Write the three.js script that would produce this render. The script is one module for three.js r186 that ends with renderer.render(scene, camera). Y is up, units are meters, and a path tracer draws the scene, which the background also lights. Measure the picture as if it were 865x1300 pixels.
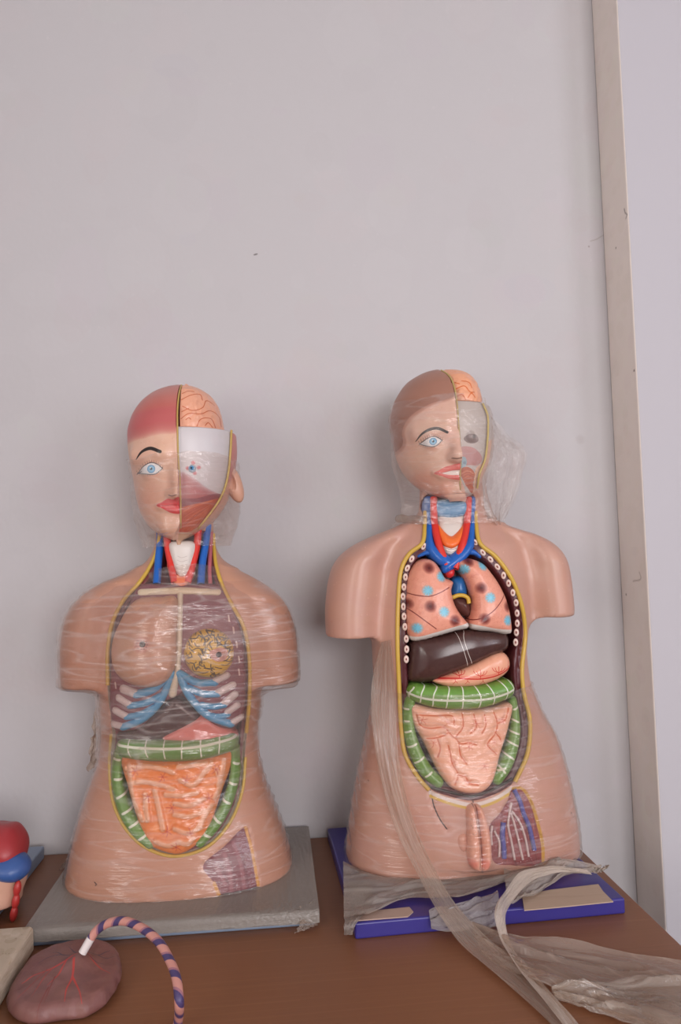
import * as THREE from 'three';
import { ImprovedNoise } from 'three/addons/math/ImprovedNoise.js';
import { RoundedBoxGeometry } from 'three/addons/geometries/RoundedBoxGeometry.js';
import { mergeGeometries } from 'three/addons/utils/BufferGeometryUtils.js';
import { RectAreaLightUniformsLib } from 'three/addons/lights/RectAreaLightUniformsLib.js';

// ------------------------------------------------------------------ camera, light, exposure
const FW = 865, FH = 1300, FOCAL = 900;
const scene = new THREE.Scene();
const camera = new THREE.PerspectiveCamera(2 * Math.atan(FH / 2 / FOCAL) * 180 / Math.PI, FW / FH, 0.05, 60);
camera.position.set(0, 1.2715, 1.36);
const D2R = Math.PI / 180, YAW = 5.356 * D2R, PITCH = 3.584 * D2R, ROLL = 1.493 * D2R;
const fwd = new THREE.Vector3(Math.sin(YAW) * Math.cos(PITCH), Math.sin(PITCH), -Math.cos(YAW) * Math.cos(PITCH));
const r0 = new THREE.Vector3(Math.cos(YAW), 0, Math.sin(YAW)), u0 = new THREE.Vector3().crossVectors(r0, fwd);
const right = r0.clone().multiplyScalar(Math.cos(ROLL)).addScaledVector(u0, -Math.sin(ROLL));
const up = r0.clone().multiplyScalar(Math.sin(ROLL)).addScaledVector(u0, Math.cos(ROLL));
camera.quaternion.setFromRotationMatrix(new THREE.Matrix4().makeBasis(right, up, fwd.clone().negate()));
scene.add(camera);

const renderer = new THREE.WebGLRenderer({ antialias: true });
renderer.toneMapping = THREE.LinearToneMapping;
renderer.toneMappingExposure = 0.785;
renderer.shadowMap.enabled = true;
RectAreaLightUniformsLib.init();
scene.background = new THREE.Color(0.80, 0.86, 0.95);          // overcast daylight outside the windows
scene.backgroundIntensity = 1.2;
// daylight entering by the window in the right wall and by the one behind the camera
function daylight(name, pos, target, w, h, intensity, color) {
  const l = new THREE.RectAreaLight(color, intensity, w, h);
  l.name = name; l.position.set(...pos); l.lookAt(...target); l.castShadow = true; scene.add(l);
}
daylight('window_daylight', [2.52, 1.6, 3.0], [0, 1.6, 3.0], 1.6, 1.4, 5.5, 0xf4f3ff);
daylight('rear_window_daylight', [1.05, 1.65, 4.32], [1.05, 1.65, 0], 1.8, 1.4, 13.2, 0xfaf5f6);

daylight('added_left_fill', [-1.53, 1.6, 2.6], [0, 1.6, 2.6], 1.6, 1.4, 5.4, 0xfff5ec);  // fill light added on the left to lift the pillar side and shadows

// ------------------------------------------------------------------ helpers
const V = (x, y, z) => new THREE.Vector3(x, y, z);
const clamp = (x, a, b) => (x < a ? a : x > b ? b : x), sstep = (a, b, x) => { x = clamp((x - a) / (b - a), 0, 1); return x * x * (3 - 2 * x); };
const lerp = (a, b, t) => a + (b - a) * t;
const noiser = new ImprovedNoise(), N3 = (x, y, z) => noiser.noise(x, y, z);
let seed = 7; const rnd = () => { seed = (seed * 1664525 + 1013904223) >>> 0; return seed / 4294967296; };
const rayDir = (px, py) => fwd.clone().addScaledVector(right, (px - FW / 2) / FOCAL).addScaledVector(up, -(py - FH / 2) / FOCAL);
const onZ = (px, py, z) => { const d = rayDir(px, py), t = (z - camera.position.z) / d.z; return camera.position.clone().addScaledVector(d, t); };
const onY = (px, py, y) => { const d = rayDir(px, py), t = (y - camera.position.y) / d.y; return camera.position.clone().addScaledVector(d, t); };
const smin = (a, b, k) => { const h = clamp(0.5 + 0.5 * (b - a) / k, 0, 1); return lerp(b, a, h) - k * h * (1 - h); };
const smooth2 = (pts, n, closed = true) => new THREE.CatmullRomCurve3(pts.map((p) => V(p[0], p[1], 0)), closed, 'centripetal').getSpacedPoints(n).map((p) => [p.x, p.y]);
const curve3 = (pts, closed = false) => new THREE.CatmullRomCurve3(pts, closed, 'centripetal');

function lut(pairs) {                     // pairs [y, v]; monotone cubic, tabulated
  const p = pairs.slice().sort((a, b) => a[0] - b[0]), n = p.length, m = [];
  const d = p.slice(1).map((q, i) => (q[1] - p[i][1]) / Math.max(1e-9, q[0] - p[i][0]));
  for (let i = 0; i < n; i++) m.push(i === 0 ? d[0] : i === n - 1 ? d[n - 2] : d[i - 1] * d[i] <= 0 ? 0 : 2 * d[i - 1] * d[i] / (d[i - 1] + d[i]));
  const K = 600, y0 = p[0][0], y1 = p[n - 1][0], t = new Float64Array(K + 1);
  for (let k = 0, i = 0; k <= K; k++) {
    const y = lerp(y0, y1, k / K);
    while (i < n - 2 && y > p[i + 1][0]) i++;
    const h = Math.max(1e-9, p[i + 1][0] - p[i][0]), s = clamp((y - p[i][0]) / h, 0, 1), s2 = s * s, s3 = s2 * s;
    t[k] = (2 * s3 - 3 * s2 + 1) * p[i][1] + (s3 - 2 * s2 + s) * h * m[i] + (3 * s2 - 2 * s3) * p[i + 1][1] + (s3 - s2) * h * m[i + 1];
  }
  return (y) => { const q = clamp((y - y0) / (y1 - y0), 0, 1) * K, i = Math.min(K - 1, q | 0); return lerp(t[i], t[i + 1], q - i); };
}
function polySD(pts) {                    // signed distance to a polygon, negative inside
  const n = pts.length;
  return (x, y) => {
    let d = 1e9, inside = false;
    for (let i = 0, j = n - 1; i < n; j = i++) {
      const ax = pts[j][0], ay = pts[j][1], ex = pts[i][0] - ax, ey = pts[i][1] - ay, wx = x - ax, wy = y - ay;
      const t = clamp((wx * ex + wy * ey) / (ex * ex + ey * ey + 1e-14), 0, 1), qx = wx - ex * t, qy = wy - ey * t;
      d = Math.min(d, qx * qx + qy * qy);
      if ((ay > y) !== (pts[i][1] > y) && x < (pts[i][0] - ax) * (y - ay) / (pts[i][1] - ay) + ax) inside = !inside;
    }
    return inside ? -Math.sqrt(d) : Math.sqrt(d);
  };
}
function bandSD(pts) {                    // distance to a thick polyline, points [x, y, halfwidth]
  return (x, y) => {
    let d = 1e9;
    for (let i = 1; i < pts.length; i++) {
      const a = pts[i - 1], b = pts[i], ex = b[0] - a[0], ey = b[1] - a[1], t = clamp(((x - a[0]) * ex + (y - a[1]) * ey) / (ex * ex + ey * ey + 1e-14), 0, 1);
      d = Math.min(d, Math.hypot(x - a[0] - ex * t, y - a[1] - ey * t) - lerp(a[2], b[2], t));
    }
    return d;
  };
}
// surface nets: f(x, y, z) < 0 inside
function nets(f, lo, hi, h) {
  const nx = Math.ceil((hi[0] - lo[0]) / h) + 1, ny = Math.ceil((hi[1] - lo[1]) / h) + 1, nz = Math.ceil((hi[2] - lo[2]) / h) + 1;
  const g = new Float32Array(nx * ny * nz), at = (i, j, k) => (j * nx + i) * nz + k;
  for (let j = 0; j < ny; j++) for (let i = 0; i < nx; i++) for (let k = 0; k < nz; k++) g[at(i, j, k)] = f(lo[0] + i * h, lo[1] + j * h, lo[2] + k * h);
  const id = new Int32Array(nx * ny * nz).fill(-1), pos = [], idx = [];
  for (let j = 0; j < ny - 1; j++) for (let i = 0; i < nx - 1; i++) for (let k = 0; k < nz - 1; k++) {
    let mask = 0, c = 0, sx = 0, sy = 0, sz = 0; const v = [];
    for (let q = 0; q < 8; q++) { const w = g[at(i + (q & 1), j + ((q >> 1) & 1), k + (q >> 2))]; v.push(w); if (w < 0) mask |= 1 << q; }
    if (mask === 0 || mask === 255) continue;
    for (let a = 0; a < 8; a++) for (let b = 1; b < 8; b <<= 1) {
      const e = a | b; if (e === a || (v[a] < 0) === (v[e] < 0)) continue;
      const t = v[a] / (v[a] - v[e]); c++;
      sx += (a & 1) + (b === 1 ? t : 0); sy += ((a >> 1) & 1) + (b === 2 ? t : 0); sz += (a >> 2) + (b === 4 ? t : 0);
    }
    id[at(i, j, k)] = pos.length / 3; pos.push(lo[0] + (i + sx / c) * h, lo[1] + (j + sy / c) * h, lo[2] + (k + sz / c) * h);
  }
  const quad = (a, b, c, d, flip) => { if (a < 0 || b < 0 || c < 0 || d < 0) return; flip ? idx.push(a, c, b, a, d, c) : idx.push(a, b, c, a, c, d); };
  for (let j = 1; j < ny - 1; j++) for (let i = 1; i < nx - 1; i++) for (let k = 1; k < nz - 1; k++) {
    const w = g[at(i, j, k)] < 0;
    if (w !== g[at(i + 1, j, k)] < 0) quad(id[at(i, j - 1, k - 1)], id[at(i, j, k - 1)], id[at(i, j, k)], id[at(i, j - 1, k)], !w);
    if (w !== g[at(i, j + 1, k)] < 0) quad(id[at(i - 1, j, k - 1)], id[at(i - 1, j, k)], id[at(i, j, k)], id[at(i, j, k - 1)], !w);
    if (w !== g[at(i, j, k + 1)] < 0) quad(id[at(i - 1, j - 1, k)], id[at(i, j - 1, k)], id[at(i, j, k)], id[at(i - 1, j, k)], !w);
  }
  const geo = new THREE.BufferGeometry();
  geo.setAttribute('position', new THREE.Float32BufferAttribute(pos, 3)); geo.setIndex(idx); geo.computeVertexNormals();
  return geo;
}
const names = new Map();
const numbered = (n) => { const k = names.get(n) ?? 0; names.set(n, k + 1); return k ? n + '_' + String(k).padStart(3, '0') : n; };
function thing(name, label, category, pos, group) {
  const o = new THREE.Group(); o.name = numbered(name); o.position.copy(pos); o.userData = { label, category }; if (group) o.userData.group = group; scene.add(o); return o;
}
function part(name, geo, m, parent, label) {      // geometry is in world metres; it is moved into the frame of its thing
  const o = new THREE.Mesh(geo, m); o.name = name; o.castShadow = o.receiveShadow = true; if (label) o.userData.label = label;
  const w = V(0, 0, 0); parent.updateWorldMatrix(true, false); w.setFromMatrixPosition(parent.matrixWorld); geo.translate(-w.x, -w.y, -w.z);
  parent.add(o); return o;
}
function struct(name, geo, m) { const o = new THREE.Mesh(geo, m); o.name = name; o.castShadow = o.receiveShadow = true; o.userData.kind = 'structure'; scene.add(o); return o; }
const box = (x0, x1, y0, y1, z0, z1, r) => (r ? new RoundedBoxGeometry(x1 - x0, y1 - y0, z1 - z0, 3, r) : new THREE.BoxGeometry(x1 - x0, y1 - y0, z1 - z0)).translate((x0 + x1) / 2, (y0 + y1) / 2, (z0 + z1) / 2);
const tube = (pts, r, seg = 48, rad = 10, closed = false) => new THREE.TubeGeometry(curve3(pts, closed), seg, r, rad, closed);
const mat = (color, roughness = 0.45, extra = {}) => new THREE.MeshPhysicalMaterial({ color, roughness, ...extra });

// canvas sheets in world xy (or any two axes) metres
class Sheet {
  constructor(x0, x1, y0, y1, ppm, base) {
    Object.assign(this, { x0, x1, y0, y1, ppm });
    this.c = document.createElement('canvas'); this.c.width = Math.ceil((x1 - x0) * ppm); this.c.height = Math.ceil((y1 - y0) * ppm);
    this.g = this.c.getContext('2d'); this.g.fillStyle = base; this.g.fillRect(0, 0, this.c.width, this.c.height); this.g.lineCap = this.g.lineJoin = 'round';
  }
  q(p) { return [(p.x - this.x0) * this.ppm, (this.y1 - p.y) * this.ppm]; }
  trace(pts, closed, n) {
    const s = n ? smooth2(pts.map((p) => this.q(p)), n, closed) : pts.map((p) => this.q(p));
    this.g.beginPath(); s.forEach((p, i) => (i ? this.g.lineTo(p[0], p[1]) : this.g.moveTo(p[0], p[1]))); if (closed) this.g.closePath();
  }
  fill(pts, color, n = 80) { this.trace(pts, true, n); this.g.fillStyle = color; this.g.fill(); }
  line(pts, color, mm, n = 30) { this.trace(pts, false, n); this.g.strokeStyle = color; this.g.lineWidth = mm / 1000 * this.ppm; this.g.stroke(); }
  dot(p, color, mm, sy = 1) { const [x, y] = this.q(p); this.g.beginPath(); this.g.ellipse(x, y, mm / 1000 * this.ppm, mm / 1000 * this.ppm * sy, 0, 0, 7); this.g.fillStyle = color; this.g.fill(); }
  soft(p, rgb, mm, a = 1) { const [x, y] = this.q(p), r = mm / 1000 * this.ppm, gr = this.g.createRadialGradient(x, y, 0, x, y, r); gr.addColorStop(0, `rgba(${rgb},${a})`); gr.addColorStop(0.45, `rgba(${rgb},${a * 0.8})`); gr.addColorStop(1, `rgba(${rgb},0)`); this.g.fillStyle = gr; this.g.fillRect(x - r, y - r, 2 * r, 2 * r); }
  speckle(n, colors, mm0, mm1, alpha) { for (let i = 0; i < n; i++) { this.g.globalAlpha = alpha * rnd(); this.dot({ x: lerp(this.x0, this.x1, rnd()), y: lerp(this.y0, this.y1, rnd()) }, colors[(rnd() * colors.length) | 0], lerp(mm0, mm1, rnd()), 0.5 + rnd()); } this.g.globalAlpha = 1; }
  tex() { const t = new THREE.CanvasTexture(this.c); t.colorSpace = THREE.SRGBColorSpace; t.anisotropy = 8; return t; }
  uv(geo, a = 0, b = 1) { const p = geo.attributes.position, u = new Float32Array(p.count * 2); for (let i = 0; i < p.count; i++) { u[2 * i] = (p.getComponent(i, a) - this.x0) / (this.x1 - this.x0); u[2 * i + 1] = (p.getComponent(i, b) - this.y0) / (this.y1 - this.y0); } geo.setAttribute('uv', new THREE.BufferAttribute(u, 2)); return geo; }
}
function splitFacing(geo, limit = -0.15) {      // front triangles in group 0, back triangles in group 1
  const n = geo.attributes.normal, id = geo.index.array, A = [], B = [];
  for (let i = 0; i < id.length; i += 3) { const z = n.getZ(id[i]) + n.getZ(id[i + 1]) + n.getZ(id[i + 2]); (z / 3 > limit ? A : B).push(id[i], id[i + 1], id[i + 2]); }
  geo.setIndex([...A, ...B]); geo.clearGroups(); geo.addGroup(0, A.length, 0); geo.addGroup(A.length, B.length, 1); return geo;
}
function bumpTex(size, fn) {                    // tiling grey texture
  const d = new Uint8Array(size * size * 4);
  for (let j = 0; j < size; j++) for (let i = 0; i < size; i++) { const v = clamp(fn(i / size, j / size), 0, 1) * 255, k = (j * size + i) * 4; d[k] = d[k + 1] = d[k + 2] = v; d[k + 3] = 255; }
  const t = new THREE.DataTexture(d, size, size); t.wrapS = t.wrapT = THREE.RepeatWrapping; t.magFilter = THREE.LinearFilter; t.minFilter = THREE.LinearMipmapLinearFilter; t.generateMipmaps = true; t.needsUpdate = true; return t;
}
const tileN = (u, v, fx, fy, s) => { // periodic noise by blending
  const a = (x, y) => N3(x * fx, y * fy, s), f = (x, y) => lerp(lerp(a(x, y), a(x - 1, y), x), lerp(a(x, y - 1), a(x - 1, y - 1), x), y); return f(u, v);
};

// ------------------------------------------------------------------ the room
const TABLE = 0.75, CEIL = 2.9, XL = -1.6, XR = 2.6, ZB = 4.4;
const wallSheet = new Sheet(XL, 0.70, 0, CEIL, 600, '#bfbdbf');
{
  const s = wallSheet; s.speckle(2500, ['#c7c3c5', '#b6b3b5', '#c0bab9', '#bcbabf'], 8, 60, 0.09); s.speckle(5000, ['#b7b0b0', '#d5d0d0'], 0.5, 2, 0.2);
  const at = (px, py) => onZ(px, py, 0);
  s.line([at(323, 323.5), at(326.5, 322.5)], '#4a4442', 2, 4); s.dot(at(748, 313), '#7b706c', 1.3); s.dot(at(435, 800), '#c2b8b6', 1.5);
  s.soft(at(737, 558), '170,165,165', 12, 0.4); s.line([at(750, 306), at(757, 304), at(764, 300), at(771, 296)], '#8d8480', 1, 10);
}
const plaster = bumpTex(256, (u, v) => 0.5 + 0.35 * tileN(u, v, 6, 6, 1.3) + 0.25 * tileN(u, v, 24, 24, 4.1) + 0.15 * tileN(u, v, 70, 70, 8.2));
plaster.repeat.set(4, 4);
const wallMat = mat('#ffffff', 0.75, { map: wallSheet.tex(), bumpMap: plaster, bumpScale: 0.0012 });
const plainWall = mat('#c9c3c5', 0.8, { bumpMap: plaster, bumpScale: 0.0012 });
const PX = onZ(808, 1130, 0).x;                 // left face of the pillar
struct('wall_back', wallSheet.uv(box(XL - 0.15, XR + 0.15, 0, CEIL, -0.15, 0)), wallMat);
const pillarSheet = new Sheet(-0.02, 0.12, 0, CEIL, 500, '#e6ddd6');  // left face coloured lighter than the front, standing in for light reaching it
{
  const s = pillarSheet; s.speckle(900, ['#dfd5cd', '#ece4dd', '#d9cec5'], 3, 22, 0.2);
  const y = (py) => onZ(800, py, 0.05).y;
  s.dot({ x: 0.05, y: y(315) }, '#6d625b', 1.8); s.line([{ x: 0.09, y: y(278) }, { x: 0.093, y: y(284) }, { x: 0.099, y: y(288) }, { x: 0.094, y: y(291) }], '#3c3632', 1.6, 12);
  s.line([{ x: 0.075, y: y(726) }, { x: 0.08, y: y(734) }, { x: 0.05, y: y(738) }], '#7d6f66', 1.2, 10); s.dot({ x: 0.095, y: y(478) }, '#5d534d', 2); s.dot({ x: 0.02, y: y(756) }, '#8d7f76', 2);
}
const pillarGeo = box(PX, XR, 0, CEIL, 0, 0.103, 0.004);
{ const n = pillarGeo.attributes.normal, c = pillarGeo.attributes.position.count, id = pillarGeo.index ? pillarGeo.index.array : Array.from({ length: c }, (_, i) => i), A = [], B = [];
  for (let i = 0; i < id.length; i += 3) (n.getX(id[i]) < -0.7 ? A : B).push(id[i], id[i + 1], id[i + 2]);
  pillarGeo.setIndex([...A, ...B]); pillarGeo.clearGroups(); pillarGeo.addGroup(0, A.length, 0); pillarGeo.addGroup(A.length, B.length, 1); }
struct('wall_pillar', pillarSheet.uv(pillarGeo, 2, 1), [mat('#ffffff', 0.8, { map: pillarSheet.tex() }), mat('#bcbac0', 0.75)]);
struct('floor', box(XL - 0.15, XR + 0.15, -0.15, 0, -0.15, ZB + 0.15), mat('#655a51', 0.5));
struct('ceiling', box(XL - 0.15, XR + 0.15, CEIL, CEIL + 0.15, -0.15, ZB + 0.15), mat('#c6c0bd', 0.9));
function holedWall(name, along, at0, at1, a0, a1, h0, h1, end0, end1) {   // a wall with one window opening; along 'z' or 'x'
  const B = (p, q, y0, y1) => (along === 'z' ? box(at0, at1, y0, y1, p, q) : box(p, q, y0, y1, at0, at1));
  struct(name, mergeGeometries([B(end0, a0, 0, CEIL), B(a1, end1, 0, CEIL), B(a0, a1, 0, h0), B(a0, a1, h1, CEIL)]), plainWall);
}
holedWall('wall_left', 'z', XL - 0.15, XL, 1.8, 3.4, 0.9, 2.3, 0, ZB);  // opening added for the left fill light
holedWall('wall_right', 'z', XR, XR + 0.15, 2.2, 3.8, 0.9, 2.3, 0, ZB);
holedWall('wall_rear', 'x', ZB, ZB + 0.15, 0.15, 1.95, 0.95, 2.35, XL - 0.15, XR + 0.15);
function windowIn(name, along, at, a0, a1, h0, h1) {
  const B = (p, q, y0, y1, d) => (along === 'z' ? box(at - d, at + d, y0, y1, p, q) : box(p, q, y0, y1, at - d, at + d));
  const w = 0.05, m = (a0 + a1) / 2;
  const o = struct(name, mergeGeometries([B(a0, a1, h0, h0 + w, 0.03), B(a0, a1, h1 - w, h1, 0.03), B(a0, a0 + w, h0 + w, h1 - w, 0.03), B(a1 - w, a1, h0 + w, h1 - w, 0.03), B(m - w / 2, m + w / 2, h0 + w, h1 - w, 0.03)]), mat('#d8d4cc', 0.5));
  const glass = mat('#ffffff', 0.02, { transmission: 1, thickness: 0 });
  for (const [p, q] of [[a0 + w, m - w / 2], [m + w / 2, a1 - w]]) { const g = new THREE.Mesh(B(p, q, h0 + w, h1 - w, 0.003), glass); g.name = 'pane'; o.add(g); }
}
windowIn('window_1', 'z', XR + 0.08, 2.2, 3.8, 0.9, 2.3);
windowIn('added_window_3', 'z', XL - 0.08, 1.8, 3.4, 0.9, 2.3);  // unseen window added to go with the left fill light
windowIn('window_2', 'x', ZB + 0.08, 0.15, 1.95, 0.95, 2.35);

// ------------------------------------------------------------------ the table
const tEdgeA = onY(728, 1067.6, TABLE), tEdgeB = onY(865, 1201, TABLE), TX = (tEdgeA.x + tEdgeB.x) / 2;
const woodSheet = new Sheet(-1.5, 0.62, 0, 0.95, 900, '#82563b');
{
  const s = woodSheet, g = s.g;
  for (let i = 0; i < 1500; i++) { g.globalAlpha = 0.05 + 0.12 * rnd(); const y = rnd() * 0.95, x = -1.5 + rnd() * 2.1, l = 0.1 + rnd() * 0.5, w = (rnd() - 0.5) * 0.004; s.line([{ x, y }, { x: x + l / 2, y: y + w }, { x: x + l, y: y - w * 0.5 }], ['#7a4f36', '#9a6b4c', '#6f4630', '#a57657'][(rnd() * 4) | 0], 0.4 + rnd() * 2.2, 8); }
  g.globalAlpha = 1;
}
const table = thing('table', 'brown wood-laminate table against the wall carrying the anatomical models', 'table', V(-0.4, 0, 0.45));
const woodMat = mat('#ffffff', 0.42, { map: woodSheet.tex() });
part('tabletop', woodSheet.uv(box(-1.5, TX, TABLE - 0.03, TABLE, 0.005, 0.95, 0.002), 0, 2), woodMat, table);
for (const [x, z] of [[-1.42, 0.08], [-1.42, 0.87], [TX - 0.08, 0.08], [TX - 0.08, 0.87]]) part('leg', box(x - 0.025, x + 0.025, 0, TABLE - 0.03, z - 0.025, z + 0.025, 0.003), mat('#4d4a48', 0.5), table);
part('apron', mergeGeometries([box(-1.4, TX - 0.1, TABLE - 0.1, TABLE - 0.03, 0.07, 0.09), box(-1.4, TX - 0.1, TABLE - 0.1, TABLE - 0.03, 0.86, 0.88)]), mat('#4d4a48', 0.5), table);

// ------------------------------------------------------------------ tools for the moulded torsos
class Relief {                                  // front surface of a solid as a height map over world x, y
  constructor(f, x0, x1, y0, y1, zc, zmax, h = 0.003) {
    Object.assign(this, { f, x0, y0, zc, h }); this.nx = Math.ceil((x1 - x0) / h) + 1; this.ny = Math.ceil((y1 - y0) / h) + 1;
    this.z = new Float32Array(this.nx * this.ny); this.in = new Uint8Array(this.nx * this.ny);
    for (let j = 0; j < this.ny; j++) for (let i = 0; i < this.nx; i++) {
      const x = x0 + i * h, y = y0 + j * h; let a = zc, b = zmax;
      if (f(x, y, zc) < 0) { this.in[j * this.nx + i] = 1; for (let k = 0; k < 15; k++) { const m = (a + b) / 2; f(x, y, m) < 0 ? a = m : b = m; } }
      this.z[j * this.nx + i] = a;
    }
    this.top = this.z.slice();
  }
  at(x, y, g = this.z) {
    const u = clamp((x - this.x0) / this.h, 0, this.nx - 1.001), v = clamp((y - this.y0) / this.h, 0, this.ny - 1.001), i = u | 0, j = v | 0, s = u - i, t = v - j, k = j * this.nx + i;
    return lerp(lerp(g[k], g[k + 1], s), lerp(g[k + this.nx], g[k + this.nx + 1], s), t);
  }
  L(px, py, off = 0) { let z = this.zc + 0.08, p; for (let k = 0; k < 7; k++) { p = onZ(px, py, z); z = this.at(p.x, p.y) + off; } return V(p.x, p.y, z); }
  raise(x0, x1, y0, y1, fn) {
    for (let j = Math.max(0, ((y0 - this.y0) / this.h) | 0); j < Math.min(this.ny, (y1 - this.y0) / this.h); j++) for (let i = Math.max(0, ((x0 - this.x0) / this.h) | 0); i < Math.min(this.nx, (x1 - this.x0) / this.h); i++) {
      const z = fn(this.x0 + i * this.h, this.y0 + j * this.h), k = j * this.nx + i; if (z > this.top[k]) this.top[k] = z;
    }
  }
}
function loft(spec) {                           // implicit solid between a left and a right outline with a front and a back profile
  const { zc, left, right: rt, prof, cx } = spec, P = (o) => lut(o.map(([px, py]) => { const p = onZ(px, py, zc); return [p.y, p.x]; }));
  const xl = P(left), xr = P(rt), yOf = (py) => onZ(cx, py, zc).y, col = (k) => lut(prof.map((r) => [yOf(r[0]), r[k]]));
  const fr = col(1), bk = col(2), ex = col(3), sh = prof[0].length > 4 ? col(4) : () => 0, yTop = spec.yTop ?? 9, yBot = spec.yBot ?? -9, shear = spec.shear ?? 0;
  let cy = NaN, c, w, f, b, n, zs;
  return (x, y, z) => {
    if (y !== cy) { cy = y; const l = xl(y), r = xr(y); c = (l + r) / 2; w = Math.max(0.002, (r - l) / 2); f = fr(y); b = bk(y); n = ex(y); zs = zc + sh(y); }
    const dz = z - zs, d = dz > 0 ? f : b, v = Math.pow(Math.pow(Math.abs((x - c - shear * Math.max(0, dz)) / w), n) + Math.pow(Math.abs(dz / d), n), 1 / n);
    return Math.max((v - 1) * Math.min(w, d), y - yTop, yBot - y);
  };
}
function arm(zc, outer, widths, cx, yBot, side, depth) {   // upper-arm stump cut flat at the bottom
  const xo = lut(outer.map(([px, py]) => { const p = onZ(px, py, zc); return [p.y, p.x]; })), hw = lut(widths.map(([py, w]) => [onZ(cx, py, zc).y, w])), yT = onZ(outer[0][0], outer[0][1], zc).y;
  return (x, y, z) => { const w = hw(y), c = xo(y) - side * w, d = depth * Math.min(1, w / 0.04), v = Math.hypot((x - c) / w, (z - zc) / d); return Math.max((v - 1) * Math.min(w, d), yBot - y, y - yT); };
}
function carve(f, zc, cuts) {                   // cuts { d2, dep(d) }
  let lx = NaN, ly = NaN, ds = [];
  return (x, y, z) => {
    let b = f(x, y, z); if (z <= zc) return b;
    if (x !== lx || y !== ly) { lx = x; ly = y; ds = cuts.map((c) => { const d = c.d2(x, y); return [d, c.dep(d)]; }); }
    const b0 = b; for (const [d, dep] of ds) b = Math.max(b, -Math.max(d, -(b0 + dep)));
    return b;
  };
}
const poly = (R, pts, off = 0, n = 90) => polySD(smooth2(pts.map(([px, py]) => { const p = R.L(px, py, off); return [p.x, p.y]; }), n));
const band = (R, pts, off = 0, n = 26) => {     // points [px, py, half width in px]
  const c = pts.map(([px, py, w]) => { const p = R.L(px, py, off); return V(p.x, p.y, w * 0.00128); });
  return bandSD(c.length > 2 ? curve3(c).getPoints(n).map((p) => [p.x, p.y, p.z]) : c.map((p) => [p.x, p.y, p.z]));
};
const bounds = (R, pts, off, pad) => { let a = [1e9, -1e9, 1e9, -1e9]; for (const q of pts) { const p = R.L(q[0], q[1], off), w = (q[2] ?? 0) * 0.00128 + pad; a = [Math.min(a[0], p.x - w), Math.max(a[1], p.x + w), Math.min(a[2], p.y - w), Math.max(a[3], p.y + w)]; } return a; };
// a moulded piece lying on the front of a relief: outline, how far it stands proud, how it domes, its relief and its paint
function piece(R, name, parent, pts, o) {
  const off = o.off ?? 0, T = o.T ?? 0.01, r = o.r ?? T, T2 = o.T2 ?? 0, r2 = o.r2 ?? 0.04, h = o.h ?? 0.0022, depth = o.depth ?? 0.02;
  const B = bounds(R, pts, off, 0.008), d2 = o.d2 ? o.d2 : o.band ? band(R, pts, off + T * 0.4) : poly(R, pts, off + T * 0.4);
  const dome = (d) => { const t = clamp(-d / r, 0, 1), s = clamp(-d / r2, 0, 1); return T * Math.sqrt(1 - (1 - t) * (1 - t)) + T2 * Math.sqrt(1 - (1 - s) * (1 - s)); };
  const lift = (x, y) => { const d = d2(x, y); return [d, R.at(x, y) + off + dome(d) + (o.relief ? o.relief(x, y, d) : 0)]; };
  let zlo = 9, zhi = -9; for (let i = 0; i <= 24; i++) for (let j = 0; j <= 24; j++) { const [d, z] = lift(lerp(B[0], B[1], i / 24), lerp(B[2], B[3], j / 24)); if (d < 0.006) { zlo = Math.min(zlo, z); zhi = Math.max(zhi, z); } }
  let lx = NaN, ly = NaN, d, zt;
  const geo = nets((x, y, z) => { if (x !== lx || y !== ly) { lx = x; ly = y; [d, zt] = lift(x, y); } return Math.max(d, (z - zt) * 0.8, (zt - depth - T - T2 - z)); }, [B[0], B[2], zlo - depth - T - T2 - 0.006], [B[1], B[3], zhi + 0.006], h);
  if (!o.noFilm) R.raise(B[0], B[1], B[2], B[3], (x, y) => { const [dd, z] = lift(x, y); return dd < 0 ? z : -9; });
  let m = o.mat;
  if (o.draw) {
    const s = new Sheet(B[0], B[1], B[2], B[3], o.ppm ?? 4500, o.color); o.draw(s, (px, py) => R.L(px, py, off + (T + T2) * 0.8));
    s.uv(geo); m = mat('#ffffff', o.rough ?? 0.35, { map: s.tex(), ...(o.extra ?? {}) });
  } else if (!m) m = mat(o.color, o.rough ?? 0.35, o.extra ?? {});
  return part(name, geo, m, parent, o.label);
}
const along = (R, pts, off) => pts.map(([px, py, o]) => R.L(px, py, off + (o ?? 0)));
const tubeOn = (R, name, parent, pts, off, r, m, label) => part(name, tube(along(R, pts, off), r, pts.length * 8, 10), m, parent, label);
const blob = (R, px, py, off, rx, ry, rz, turn = 0) => { const p = R.L(px, py, off); return new THREE.SphereGeometry(1, 20, 14).scale(rx, ry, rz).rotateZ(turn).translate(p.x, p.y, p.z); };
function hull(pts) {
  pts.sort((a, b) => a[0] - b[0] || a[1] - b[1]); const x = (o, a, b) => (a[0] - o[0]) * (b[1] - o[1]) - (a[1] - o[1]) * (b[0] - o[0]), half = (l) => { const s = []; for (const p of l) { while (s.length > 1 && x(s[s.length - 2], s[s.length - 1], p) <= 0) s.pop(); s.push(p); } s.pop(); return s; };
  return [...half(pts), ...half(pts.slice().reverse())];
}
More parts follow.
